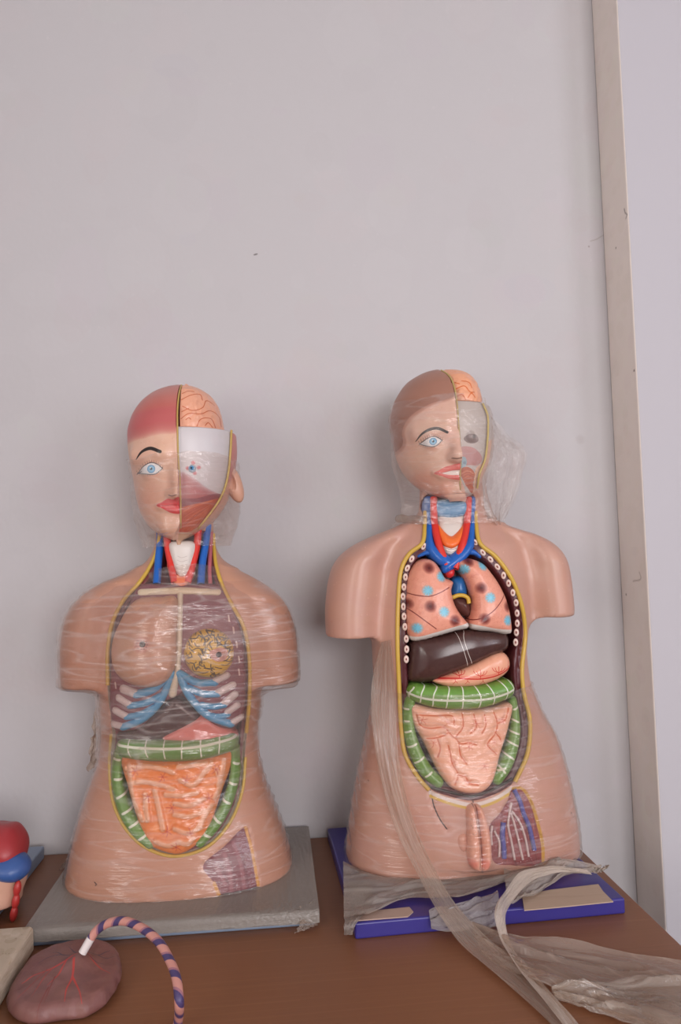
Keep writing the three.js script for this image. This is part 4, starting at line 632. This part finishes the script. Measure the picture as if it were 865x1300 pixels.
for (const [l, r, m, n] of [[[[590, 10], [625, 80], [650, 160], [680, 230], [705, 330], [715, 380]], 0.0036, BLUEV, 'thigh_vein'], [[[525, 210], [520, 290], [528, 370], [530, 430]], 0.004, BLUEV, 'thigh_vein'], [[[575, 90], [562, 160], [555, 230], [575, 330], [595, 440]], 0.0018, NERVE, 'nerve'], [[[570, 150], [595, 230], [620, 330], [645, 440]], 0.0018, NERVE, 'nerve'], [[[575, 140], [625, 210], [660, 310], [680, 420]], 0.0018, NERVE, 'nerve'], [[[455, 230], [450, 300], [455, 350]], 0.002, NERVE, 'nerve'], [[[470, 260], [500, 330], [500, 420]], 0.0018, NERVE, 'nerve']]) tubeOn(RB, n, torsoB, z7(l), -0.003, r, m);
// head of the right torso
const headB = buildHead(torsoB, {
  label: 'head, half smiling face with brown hair cap and half bare skull', skin: '#dcb8a7', tones: ['#d2a894', '#e3c3b2'], edge: mat('#b5a065', 0.4), inset: 0.004, cutY: [592, 508], box: [492, 628, 469, 640],
  spec: { zc: Z2, cx: 558, yTop: onZ(552, 470.5, Z2).y, shear: 0.13,
    left: [[551, 470.5], [542, 472], [530, 477], [516, 487], [506, 501], [499, 516], [496.5, 532], [498, 549], [501, 566], [505, 582], [510, 596], [518, 609], [528, 620], [542, 630], [562, 637]],
    right: [[553, 470.5], [562, 472], [575, 476], [590, 484], [602, 495], [612, 510], [618, 526], [620, 545], [620, 562], [618, 580], [614, 596], [608, 608], [602, 620], [594, 630], [580, 637]],
    prof: [[470, 0.004, 0.004, 2, -0.01], [474, 0.034, 0.036, 2, -0.008], [483, 0.056, 0.062, 2, -0.005], [498, 0.075, 0.083, 2.05, -0.002], [520, 0.087, 0.096, 2.1, 0], [545, 0.093, 0.100, 2.15, 0], [570, 0.093, 0.096, 2.15, 0], [595, 0.088, 0.082, 2.1, 0.005], [612, 0.076, 0.066, 2.05, 0.014], [625, 0.055, 0.052, 2, 0.028], [633, 0.032, 0.038, 2, 0.042], [638, 0.010, 0.014, 2, 0.054]] },
  mid: [[560, 470], [571, 478], [577, 493], [580, 511], [582, 536], [583.5, 557], [585, 580], [584, 605], [584, 622], [583, 637]],
  feat: [[[580, 556, -0.004], [582, 577, 0.010], 0.0075, 0.014], [[582, 577, 0.008], [582, 580, 0.008], 0.0095, 0.006], [[574, 580, 0.0], [576, 580, 0.002], 0.0065, 0.008], [[553, 600, -0.003], [582, 593, 0.001], 0.0042, 0.006], [[560, 603, -0.003], [582, 606, 0.0005], 0.0052, 0.006], [[572, 623, -0.010], [583, 624, -0.010], 0.014, 0.014], [[549, 561, -0.0105], [550, 561, -0.0105], 0.013, 0.010], [[533, 549, -0.012], [565, 545, -0.010], 0.013, 0.014]],
  sockets: [[[602, 553, 0.004], 0.013]],
  hair: [[492, 575], [512, 568], [512, 546], [521, 529], [546, 513], [578, 501], [620, 505], [630, 460], [560, 455], [480, 460]], hairColor: '#8d665e',
  rim: [[613, 512], [619, 526], [620, 545], [619, 562], [616, 584], [609, 602], [606, 620]],
  paint: (s, P, M, g) => {
    s.fill(M([[490, 575], [505, 572], [512, 564], [511, 546], [521, 529], [546, 513], [578, 502], [586, 460], [480, 460]]), '#8f6a62', 100); for (let k = 0; k < 8; k++) { g.globalAlpha = 0.12; s.fill(M([[490, 575 + k], [506, 572 + k], [514 + k * 0.4, 564], [512 + k * 0.4, 547], [522 + k * 0.4, 530 + k * 0.4], [546, 514 + k * 0.4], [578, 502 + k * 0.4], [586, 460], [480, 460]]), '#a8786a', 100); } g.globalAlpha = 1;
    s.speckle(120, ['#9a736a', '#866058'], 2, 7, 0);
    s.soft(P(537, 612), '222,140,118', 26, 0.45); s.soft(P(562, 622), '226,140,122', 18, 0.4);
    eye(s, P, { o: [532.8, 563.8], t: [550, 554.8], i: [561.4, 559.3], b: [548.6, 567.5], c: [549.4, 561], r: 5.8 });
    taper(s, P, [[527.6, 561], [535, 551.8], [545.6, 545.8], [555, 544.6], [567.4, 549.5]], (u) => 0.8 + 4.0 * Math.sin(Math.min(1, u * 1.1) * 2.2), '#262020');
    s.fill(M([[550.9, 601], [557, 597.5], [565, 593], [572, 591], [577, 589.8], [588, 590], [588, 608.4], [574, 608.8], [560.6, 605]]), '#dc6a62'); s.fill(M([[561, 600.8], [574, 597.6], [588, 597], [588, 602.2], [571, 603.2]]), '#e6ded8'); s.line(M([[551, 601], [561, 600.5], [574, 597.4], [586, 596.8]]), '#b34a46', 0.8);
    s.line(M([[572, 583], [577, 584], [583, 583]]), '#7c5a4c', 1.8);  // shade of the nostril put into the paint
    const half = [[577, 500], [583, 530], [584.5, 557], [586, 580], [585, 605], [585, 645], [640, 645], [640, 500]];
    g.save(); s.trace(M(half), true, 0); g.clip(); s.fill(M(half), '#bfbab6', 0);
    s.fill(M([[590, 556], [598, 550], [606, 551], [609, 558], [604, 562], [594, 561]]), '#7d6f6c'); s.dot(P(604, 553), '#4d4544', 3);
    s.fill(M([[586, 568], [594, 566], [606, 570], [614, 582], [608, 590], [596, 590], [587, 592]]), '#b98a88');
    s.fill(M([[586, 580], [592, 580], [594, 587], [590, 594], [586, 592]]), '#8fb0bd'); s.dot(P(591, 587), '#6b8ea0', 2.5);
    s.fill(M([[585, 597], [594, 592], [604, 600], [602, 616], [592, 628], [585, 630]]), '#b86a50'); for (let k = 0; k < 30; k++) { g.globalAlpha = 0.5; const u = rnd(); s.line(M([[587 + u * 6, 600 + u * 18], [594 + u * 5, 596 + u * 20], [603, 600 + u * 16]]), ['#c97c5c', '#a55746', '#cf8e74'][k % 3], 1); } g.globalAlpha = 1;
    s.fill(M([[606, 594], [616, 585], [622, 560], [640, 560], [620, 645], [590, 645], [603, 620]]), '#dcb49c');
    g.restore();
  },
  brain: { zc: Z2, cx: 575, yTop: onZ(552, 470.5, Z2).y, left: [[560, 473], [550, 478], [540, 495], [535, 512]], right: [[574, 474], [586, 477], [596, 485], [602, 496], [606, 512]], prof: [[471, 0.01, 0.01, 2], [477, 0.04, 0.045, 2], [488, 0.062, 0.07, 2], [505, 0.076, 0.082, 2], [515, 0.08, 0.085, 2]], shear: 0.1 },
  brainBox: [565, 610, 470, 514], brainColor: '#e6a582',
  paintBrain: (t, Q) => { t.speckle(160, ['#eab59a', '#da9272'], 1, 5, 0.3); gyri(t, Q, [z4b([[430, 130], [470, 120], [500, 150], [520, 150]]), z4b([[455, 95], [490, 105], [505, 130]]), z4b([[490, 175], [505, 155], [525, 175]]), z4b([[430, 170], [460, 160], [480, 185]]), z4b([[425, 100], [445, 108]])], '#cf6a35', 1.7); },
});

// ------------------------------------------------------------------ stretch film on the left torso
const crump = (f, a, s0) => (u, v) => [a * N3(u * f * 2, v * f, s0), a * N3(u * f * 2, v * f, s0 + 5), a * N3(u * f * 2, v * f, s0 + 9)];
const filmA = thing('plastic_wrap', 'clear stretch film wound around the left torso with breast plate and its board', 'plastic wrap', V(-0.15, TABLE, 0.16));
{
  const x = (px, py, z) => onZ(px, py, z).x, y = (py) => onZ(230, py, Z1).y;
  const le = lut([[y(560), x(172, 560, Z1)], [y(620), x(168, 620, Z1)], [y(660), x(174, 660, Z1)], [y(700), x(186, 700, Z1)]]), re = lut([[y(560), x(300, 560, Z1)], [y(640), x(301, 640, Z1)], [y(665), x(298, 665, Z1)], [y(700), x(286, 700, Z1)]]);
  const RH = headA.RW;
  part('head_wrap', wrap(RH, y(583), y(694), 60, x(232, 620, Z1), 0.003, { wrinkle: 0.0016, wave: 0.008, extra: (h) => [[le(h), Z1], [re(h), Z1], [le(h) + 0.02, Z1 + 0.045], [re(h) - 0.02, Z1 + 0.045], [le(h), Z1 - 0.03], [re(h), Z1 - 0.03]] }), filmMid, filmA, 'film over the lower face');
  part('body_wrap', wrap(RA, y(716), YB + 0.004, 190, x(230, 900, Z1), 0.0035, { na: 260, blur: 5, wrinkle: 0.0011, wave: 0.010 }), filmLight, filmA, 'film around shoulders, chest and hips');
  part('chest_wrap', wrap(RA, y(738), y(948), 90, x(230, 900, Z1), 0.0065, { na: 260, blur: 5, wrinkle: 0.0016, cut: (v, a) => a > 0.5 || a < 0.02 || a > 0.48 }), filmLight, filmA, 'second layer of film over the chest');
  // over the board
  const prof = [[0.012, YB + 0.0022], [0.10, YB + 0.0026], [0.2, YB + 0.0026], [0.29, YB + 0.0024], [0.3215, YB + 0.0018], [0.3245, YB - 0.002], [0.326, YB - 0.011], [0.3265, TABLE + 0.009]];
  const A = prof.map(([z, h]) => V(-0.352, h, z)), B = prof.map(([z, h]) => V(0.052, h, z + (z > 0.3 ? 0.004 : 0)));
  part('board_wrap', strip(A, B, 60, 60, (u, v) => [0, 0.0007 * Math.abs(N3(v * 3, u * 50, 1)), u > 0.9 ? 0.003 * Math.abs(N3(v * 20, u * 6, 4)) : 0]), film('#98918a', 0.25, 0.3), filmA, 'grey film layers over the board');
  part('loose_end', strip([onZ(126, 870, 0.13), onZ(117, 925, 0.13), onZ(112, 980, 0.12)], [onZ(142, 866, 0.13), onZ(139, 925, 0.13), onZ(126, 968, 0.12)], 40, 12, crump(5, 0.008, 2)), filmLoose, filmA, 'film end hanging below the arm');
  part('loose_end', strip([onY(74, 1105, TABLE + 0.003), onY(86, 1100, TABLE + 0.003), onY(102, 1104, TABLE + 0.003)], [onY(93, 1078, TABLE + 0.012), onY(97, 1080, TABLE + 0.010), onY(104, 1082, TABLE + 0.010)], 16, 12, crump(6, 0.004, 7), () => TABLE + 0.002), filmLoose, filmA, 'film corner sticking out behind the hip');
  part('loose_end', strip([V(0.047, YB + 0.003, 0.30), V(0.05, YB - 0.006, 0.315), V(0.048, TABLE + 0.006, 0.332)], [V(0.02, YB + 0.003, 0.322), V(0.025, YB - 0.008, 0.333), V(0.016, TABLE + 0.004, 0.345)], 16, 12, crump(6, 0.004, 3), () => TABLE + 0.002), filmLoose, filmA);
}
// ------------------------------------------------------------------ film bag on the right head
const filmH = thing('plastic_wrap', 'clear plastic bag stretched over the right head, puffed out beside its skull', 'plastic wrap', V(0.24, TABLE + 0.6, 0.16));
{
  const x = (px, py, z) => onZ(px, py, z).x, y = (py) => onZ(560, py, Z2).y, RH = headB.RW;
  const le = lut([[y(520), x(502, 520, Z2)], [y(580), x(503, 580, Z2)], [y(625), x(514, 625, Z2)], [y(645), x(516, 645, Z2)], [y(668), x(502, 668, Z2)]]), re = lut([[y(520), x(612, 520, Z2)], [y(580), x(618, 580, Z2)], [y(625), x(612, 625, Z2)], [y(645), x(616, 645, Z2)], [y(668), x(624, 668, Z2)]]);
  part('head_wrap', wrap(RH, y(512), y(667), 80, x(565, 590, Z2), 0.003, { wrinkle: 0.0016, wave: 0.006, blur: 3, extra: (h) => { const k = sstep(y(600), y(650), h), d = lerp(0.05, 0.06, k); return [[le(h), Z2], [re(h), Z2], [le(h) + 0.018, Z2 + d], [re(h) - 0.012, Z2 + d], [le(h), Z2 - 0.03], [re(h), Z2 - 0.03]]; } }), filmMid, filmH, 'film over the face');
  const puff = (A, B, s0, a) => strip(A.map(([px, py, z]) => onZ(px, py, z)), B.map(([px, py, z]) => onZ(px, py, z)), 110, 70, (u, v) => { const k = Math.sin(Math.PI * clamp(v, 0, 1)) * 0.5 + 0.5; return [a * 0.5 * N3(u * 7, v * 5, s0), 0, k * (a * 1.6 * N3(u * 8 + 2, v * 5, s0 + 3) + a * 0.8 * Math.abs(N3(u * 20, v * 13, s0 + 8)) + a * 0.3 * Math.abs(N3(u * 42, v * 28, s0 + 12)))]; });
  part('bag_side', puff([[598, 514, 0.20], [606, 545, 0.22], [606, 590, 0.22], [608, 630, 0.21], [630, 667, 0.20]], [[616, 518, 0.16], [647, 553, 0.15], [668, 573, 0.15], [656, 628, 0.15], [637, 666, 0.18]], 1, 0.012), filmBag, filmH, 'crumpled side of the bag');
  part('bag_side', puff([[600, 516, 0.13], [610, 545, 0.12], [612, 590, 0.11], [614, 630, 0.11], [628, 664, 0.14]], [[614, 520, 0.145], [644, 556, 0.14], [665, 574, 0.14], [654, 625, 0.14], [635, 664, 0.16]], 6, 0.010), filmBag, filmH, 'crumpled side of the bag');
  const ring = []; for (let k = 0; k < 26; k++) { const t = k / 26 * Math.PI * 2, q = onZ(565, 660, Z2); ring.push(V(q.x + Math.cos(t) * 0.079 + 0.004 * N3(k, 1, 2), q.y + 0.004 * N3(k * 0.7, 5, 2) + 0.006 * Math.sin(t) * -1 + 0.004, Z2 - 0.01 + Math.sin(t) * (Math.sin(t) > 0 ? 0.066 : 0.072))); }
  for (const [a, b] of [[9, 14], [0, 4]]) part('collar_roll', tube(ring.slice(a, b), 0.007, 40, 10), filmLoose, filmH, 'rolled lower edge of the bag');
}
// ------------------------------------------------------------------ film around the hips of the right torso and its loose tail
const filmB = thing('plastic_wrap', 'stretch film around the right torso\'s hips, its tail trailing over board and table', 'plastic wrap', V(0.3, TABLE, 0.25));
{
  const x = (px, py, z) => onZ(px, py, z).x, y = (py) => onZ(575, py, Z2).y;
  part('hip_wrap', wrap(RB, y(866), YB + 0.004, 130, x(580, 980, Z2), 0.003, { na: 260, blur: 4, wrinkle: 0.0012 }), filmLight, filmB, 'film around belly and hips');
  const T = (px, py, h = 0.004) => onY(px, py, TABLE + h), S = (px, py, o = 0.012) => RB.L(px, py, o), brd = (p) => (p.z < 0.365 && p.x < 0.49 && p.x > 0.08 ? YB + 0.003 : TABLE + 0.002);
  const A = [S(484, 815, 0.004), onZ(472, 870, 0.20), onZ(474, 930, 0.225), S(486, 1000, 0.014), S(503, 1055, 0.018), S(528, 1105, 0.04), onZ(552, 1150, 0.36), T(583, 1195, 0.012), T(632, 1238, 0.006), T(690, 1290, 0.005), T(730, 1330, 0.004)];
  const B = [S(496, 812, 0.008), S(503, 880, 0.004), S(504, 940, 0.006), S(513, 1000, 0.014), S(530, 1055, 0.024), S(553, 1105, 0.045), onZ(581, 1150, 0.36), T(618, 1188, 0.016), T(672, 1232, 0.01), T(716, 1280, 0.008), T(752, 1325, 0.006)];
  const fold = (a, f, s0) => (u, v) => [0, a * 0.6 * N3(u * 9, v * f, s0), a * (Math.abs(N3(u * 4, v * f, s0 + 4)) + 0.15 * N3(u * 14, v * f * 2, s0 + 7))];
  part('tail', strip(A, B, 140, 24, (u, v) => { const a = 0.003 + 0.007 * sstep(0.15, 0.5, u); return [0, 0, a * (Math.abs(N3(u * 4, v * 3.5, 5)) + 0.3 * Math.abs(N3(u * 3, v * 9, 7)))]; }, brd), filmLoose, filmB, 'gathered film tail from hip to table');
  const lay = (A, B, a, s0, m, n, lab) => part(n, strip(A, B, 90, 40, (u, v) => [0, a * Math.max(0, N3(u * 3, v * 4, s0) + 0.2) + a * 0.5 * Math.max(0, ridge(N3(u * 1.5 + v, v * 3, s0 + 3)) - 0.8) * 4 + a * 0.05 * N3(u * 18, v * 12, s0), 0], brd), m, filmB, lab);
  lay([T(598, 1178), T(660, 1194), T(750, 1207), T(865, 1232), T(980, 1255)], [T(610, 1214), T(665, 1248), T(730, 1274), T(800, 1306), T(900, 1350)], 0.016, 2, filmLoose, 'table_sheet', 'film sheet spread on the table');
  lay([T(700, 1262), T(760, 1252), T(820, 1246), T(880, 1250), T(960, 1260)], [T(705, 1268), T(765, 1290), T(820, 1312), T(890, 1330), T(960, 1340)], 0.016, 8, film('#e6dbd0', 0.82, 0.16, crisp), 'table_sheet', 'shiny folded film at the table corner');
  const Y2 = (px, py, h = 0.006) => onY(px, py, YB + h);
  part('loop', strip([Y2(745, 1104, 0.02), Y2(700, 1098, 0.03), Y2(665, 1106, 0.034), Y2(640, 1132, 0.03), Y2(628, 1158, 0.02), T(633, 1185, 0.02), T(655, 1225, 0.016), T(690, 1268, 0.012), T(722, 1310, 0.01)], [Y2(752, 1110, 0.012), Y2(702, 1108, 0.02), Y2(676, 1118, 0.02), Y2(652, 1142, 0.018), Y2(642, 1165, 0.012), T(646, 1190, 0.01), T(668, 1226, 0.008), T(702, 1262, 0.006), T(738, 1304, 0.004)], 110, 14, fold(0.006, 4, 5), brd), filmThick, filmB, 'narrow twisted film loop');
  lay([Y2(436, 1098), Y2(500, 1110), Y2(575, 1106), Y2(650, 1090), Y2(735, 1092)], [Y2(437, 1172, 0.004), Y2(478, 1158), Y2(520, 1140), Y2(585, 1142), Y2(640, 1122)], 0.010, 4, film('#c9bfb6', 0.62, 0.28, crisp), 'board_sheet', 'film sheet lying on the board');
  lay([Y2(640, 1108, 0.012), Y2(690, 1096, 0.016), Y2(730, 1098, 0.014), Y2(765, 1106, 0.008)], [Y2(645, 1150), Y2(672, 1140), Y2(712, 1118), Y2(752, 1108)], 0.012, 11, film('#d2c7bc', 0.65, 0.28, crisp), 'board_sheet', 'film bunched at the board\'s right side');
  lay([Y2(545, 1160, 0.004), Y2(575, 1150, 0.01), Y2(605, 1142, 0.012), Y2(632, 1134, 0.008)], [T(548, 1180, 0.010), T(580, 1184, 0.010), T(612, 1180, 0.010), T(640, 1174, 0.012)], 0.008, 14, film('#cdc6c4', 0.7, 0.2, crisp), 'board_sheet', 'shiny film over the board\'s front edge');
  const corner = [onY(437, 1120, YB + 0.004), onY(437, 1150, YB + 0.004), onY(437, 1178, YB + 0.004), onY(437, 1187, TABLE + 0.012)];
  part('board_sheet', strip(corner, [onY(470, 1120, YB + 0.004), onY(470, 1150, YB + 0.004), onY(452, 1174, YB + 0.005), onY(447, 1187, TABLE + 0.012)], 30, 16, crump(5, 0.002, 12), brd), film('#c6bdb6', 0.62, 0.28, crisp), filmB, 'film over the board\'s left corner');
  part('loose_end', strip([Y2(745, 1098, 0.014), Y2(762, 1102, 0.014), Y2(774, 1098, 0.02)], [Y2(745, 1106, 0.008), Y2(760, 1108, 0.008), Y2(772, 1100, 0.016)], 20, 8, crump(7, 0.004, 4)), filmThick, filmB, 'frayed end of the film');
}
// strips of tape on the blue board
{
  const flat = (name, pts, h, m, label) => {
    const sh = new THREE.Shape(pts.map(([px, py]) => { const p = onY(px, py, YB + h); return new THREE.Vector2(p.x, -p.z); }));
    part(name, new THREE.ExtrudeGeometry(sh, { depth: 0.0014, bevelEnabled: false }).rotateX(-Math.PI / 2).translate(0, YB + h - 0.0006, 0), m, torsoB, label);
  };
  const s = new Sheet(0, 0.6, -0.5, 0, 1400, '#b49f8c'); for (let k = 0; k < 700; k++) { s.g.globalAlpha = 0.3; const x = rnd() * 0.6, y = -rnd() * 0.5; s.line([{ x, y }, { x: x + 0.03, y: y + 0.001 }, { x: x + 0.07, y }], ['#a08a76', '#c2b09e', '#8f7966'][k % 3], 0.8, 6); }
  const m = mat('#ffffff', 0.7, { map: s.tex() }); s.c && (m.map.wrapS = m.map.wrapT = THREE.RepeatWrapping);
  m.map.repeat.set(1 / 0.6, 1 / 0.5);
  flat('paper_label', [[663, 1137], [700, 1130], [760, 1123], [766, 1132], [779, 1145], [720, 1151], [666, 1156]], 0.001, m, 'blank beige paper label on the board');
  flat('paper_label', [[440, 1157], [480, 1156], [520, 1152], [525, 1158], [518, 1164], [480, 1167], [440, 1170]], 0.001, mat('#b29a8d', 0.7), 'torn beige tape on the board');
}

// ------------------------------------------------------------------ placenta model with cord
{
  const top = TABLE + 0.026, o0 = onY(80, 1245, TABLE), disc = [[9, 1262], [19, 1243], [37, 1221], [62, 1207], [100, 1198], [129, 1198], [147, 1206], [155, 1230], [147, 1252], [133, 1270], [108, 1284], [73, 1288], [44, 1293], [21, 1288], [9, 1275]].map(([x, y]) => { const p = onY(x, y, TABLE + 0.012); return [p.x, p.z]; });
  const d2 = polySD(smooth2(disc, 90)), g = thing('placenta_model', 'flat reddish-brown placenta model with branching red veins and striped cord', 'anatomy model', V(o0.x, TABLE, o0.z));
  const xs = disc.map((p) => p[0]), zs = disc.map((p) => p[1]), lo = [Math.min(...xs) - 0.01, TABLE - 0.004, Math.min(...zs) - 0.01], hi = [Math.max(...xs) + 0.01, TABLE + 0.05, Math.max(...zs) + 0.01];
  const root = onY(103, 1215, top + 0.006);
  const geo = nets((x, y, z) => { const d = d2(x, z) + 0.0012 * N3(x * 90, z * 90, 1), t = clamp(-d / 0.012, 0, 1), rise = Math.exp(-((x - root.x) ** 2 + (z - root.z) ** 2) / 0.0003); return Math.max(d * 0.9, y - (TABLE + 0.008 + 0.014 * Math.sqrt(1 - (1 - t) ** 2) + 0.004 * sstep(0, 0.05, -d) + 0.010 * rise + 0.0012 * N3(x * 60, z * 60, 5)), TABLE + 0.001 + Math.max(0, 0.006 - Math.max(0, -d)) - y); }, lo, hi, 0.0024);
  const s = new Sheet(lo[0], hi[0], -hi[2], -lo[2], 3200, '#7f5652'), Q = (px, py) => { const p = onY(px, py, top); return { x: p.x, y: -p.z }; };
  s.speckle(500, ['#8a5f59', '#754c48', '#8f6661', '#6d4846'], 2, 12, 0.25);
  const vein = (l, w, c) => taper(s, Q, l, (u) => w * (1 - 0.75 * u), c);
  for (const [l, w, c] of [[[[100, 1217], [85, 1222], [65, 1230], [45, 1236], [28, 1245]], 4.5, '#b8443f'], [[[85, 1222], [72, 1240], [60, 1250]], 2.5, '#b8443f'], [[[94, 1224], [92, 1240], [84, 1255], [82, 1266]], 3, '#b8443f'], [[[92, 1240], [100, 1254], [104, 1266]], 2.5, '#b8443f'], [[[66, 1230], [52, 1246], [40, 1262]], 2, '#9f4842'], [[[110, 1218], [125, 1226], [140, 1232]], 3, '#a84842'], [[[62, 1252], [54, 1264], [47, 1276]], 1.6, '#7d3a38'], [[[70, 1240], [62, 1256], [56, 1268]], 1.6, '#7d3a38'], [[[60, 1230], [36, 1252], [22, 1262]], 1.8, '#94453f'], [[[98, 1213], [92, 1206], [88, 1202]], 2, '#4a3a48'], [[[96, 1216], [75, 1212], [62, 1214], [48, 1221]], 2, '#4a3a48'], [[[110, 1215], [124, 1213], [134, 1206], [140, 1203]], 2.2, '#4a3a48'], [[[124, 1213], [136, 1214], [146, 1210]], 1.6, '#4a3a48'], [[[80, 1213], [72, 1208], [66, 1209]], 1.4, '#4a3a48'], [[[110, 1219], [120, 1222], [132, 1222]], 1.6, '#4a3a48']]) vein(l, w, c);
  const p = geo.attributes.position, uv = new Float32Array(p.count * 2); for (let i = 0; i < p.count; i++) { uv[2 * i] = (p.getX(i) - s.x0) / (s.x1 - s.x0); uv[2 * i + 1] = (-p.getZ(i) - s.y0) / (s.y1 - s.y0); } geo.setAttribute('uv', new THREE.BufferAttribute(uv, 2));
  part('disc', geo, mat('#ffffff', 0.5, { map: s.tex(), bumpMap: flesh, bumpScale: 0.0008 }), g);
  const c0 = onY(104.5, 1210, top + 0.014), c1 = onZ(115.5, 1191, c0.z - 0.004);
  part('connector', tube([c0, c0.clone().lerp(c1, 0.5), c1], 0.0052, 12, 14), mat('#d9d2d0', 0.4), g, 'white tube joining cord and disc');
  const stripe = document.createElement('canvas'); stripe.width = 64; stripe.height = 64; { const q = stripe.getContext('2d'); for (let j = 0; j < 64; j++) for (let i = 0; i < 64; i++) { const u = (i + j) / 64 % 1; q.fillStyle = u < 0.5 ? '#c98f84' : u < 0.62 ? '#a06f7c' : '#4b3f6a'; q.fillRect(i, j, 1, 1); } }
  const st = new THREE.CanvasTexture(stripe); st.colorSpace = THREE.SRGBColorSpace; st.wrapS = st.wrapT = THREE.RepeatWrapping; st.repeat.set(12, 1);
  const zc = c1.z, cord = [c1, onZ(122, 1182, zc), onZ(135, 1173, zc + 0.004), onZ(156, 1169, zc + 0.015), onZ(180, 1178, zc + 0.035), onZ(201, 1195, zc + 0.06), onZ(215, 1218, zc + 0.085), onZ(224, 1242, zc + 0.11), onZ(227.5, 1270, zc + 0.13), onY(225.5, 1300, TABLE + 0.006), onY(215, 1335, TABLE + 0.006)];
  part('cord', new THREE.TubeGeometry(curve3(cord), 160, 0.0052, 14), mat('#ffffff', 0.45, { map: st }), g, 'pink and purple twisted cord');
}
// ------------------------------------------------------------------ models at the left edge
{
  const e0 = onY(57, 1082, TABLE), e1 = onY(27, 1136, TABLE), bx = (e0.x + e1.x) / 2 + 0.0, q = thing('heart_model', 'red and blue heart model on pale blue board, cut by the left edge', 'anatomy model', V(bx - 0.09, TABLE, 0.17));
  const g = new RoundedBoxGeometry(0.2, 0.022, 0.27, 3, 0.003).rotateY(0).translate(bx - 0.1, TABLE + 0.011, 0.155);
  part('base_board', g, mat('#8696ad', 0.4), q, 'pale blue-grey board');
  const c = onZ(6, 1112, 0.2), F = (list, k) => (x, y, z) => { let f = 1; for (const [px, py, dz, rx, ry, rz] of list) { const p = onZ(px, py, 0.2 + dz), d = (Math.hypot((x - p.x) / rx, (y - p.y) / ry, (z - p.z) / rz) - 1) * Math.min(rx, ry, rz); f = smin(f, d, k); } return f; };
  const mk = (name, list, color, label, k = 0.012) => { const f = F(list, k), lo = [onZ(-70, 1160, 0.2).x, TABLE + 0.012, 0.11], hi = [onZ(50, 1040, 0.2).x, onZ(0, 1035, 0.2).y, 0.29]; part(name, nets((x, y, z) => Math.max(f(x, y, z) + 0.0015 * N3(x * 40, y * 40, z * 40), TABLE + 0.018 - y), lo, hi, 0.0025), mat(color, 0.4), q, label); };
  mk('heart_body', [[-18, 1140, 0, 0.05, 0.075, 0.05], [4, 1150, 0.02, 0.025, 0.05, 0.03], [-5, 1110, 0.01, 0.045, 0.04, 0.045]], '#d2a38c', 'flesh-coloured lower body');
  mk('atrium', [[-10, 1075, 0, 0.045, 0.035, 0.05], [14, 1072, 0.005, 0.018, 0.028, 0.035], [20, 1085, 0.01, 0.012, 0.02, 0.03]], '#a3363a', 'red upper chamber');
  mk('ventricle_vessel', [[5, 1098, 0.022, 0.034, 0.018, 0.034], [20, 1101, 0.03, 0.018, 0.017, 0.024]], '#3c5c98', 'blue vessel across the middle');
  for (const [px, py] of [[22, 1128], [20, 1144], [17.5, 1160]]) { const p = onZ(px, py, 0.245); part('muscle_patch', new THREE.SphereGeometry(1, 16, 12).scale(0.0055, 0.0115, 0.006).rotateZ(-0.15).translate(p.x, p.y, p.z), mat('#b23430', 0.4), q, 'red raised patch'); }
}
{
  const k = onY(44, 1174, TABLE + 0.035), q = thing('plaster_slab', 'worn cream plaster slab in front of heart model, lower left edge', 'slab', V(k.x - 0.1, TABLE, k.z + 0.13));
  const g = new RoundedBoxGeometry(0.2, 0.035, 0.26, 5, 0.006, ).translate(k.x - 0.1, TABLE + 0.0175, k.z + 0.13);
  const p = g.attributes.position; for (let i = 0; i < p.count; i++) { const x = p.getX(i), y = p.getY(i), z = p.getZ(i); p.setXYZ(i, x + 0.003 * N3(x * 40, y * 40, z * 40), Math.max(TABLE, y + 0.001 * N3(x * 60, y * 60, z * 60 + 4)), z + 0.003 * N3(x * 40 + 9, y * 40, z * 40)); } g.computeVertexNormals();
  const s = new Sheet(0, 0.3, 0, 0.3, 1800, '#bcae9b'); s.speckle(500, ['#a8987f', '#cdc2b2', '#97866f', '#d4cabc'], 1.5, 12, 0.4); s.speckle(200, ['#6f614f'], 0.4, 1.6, 0.5);
  part('slab_body', g, mat('#ffffff', 0.8, { map: s.tex() }), q);
}
renderer.render(scene, camera);
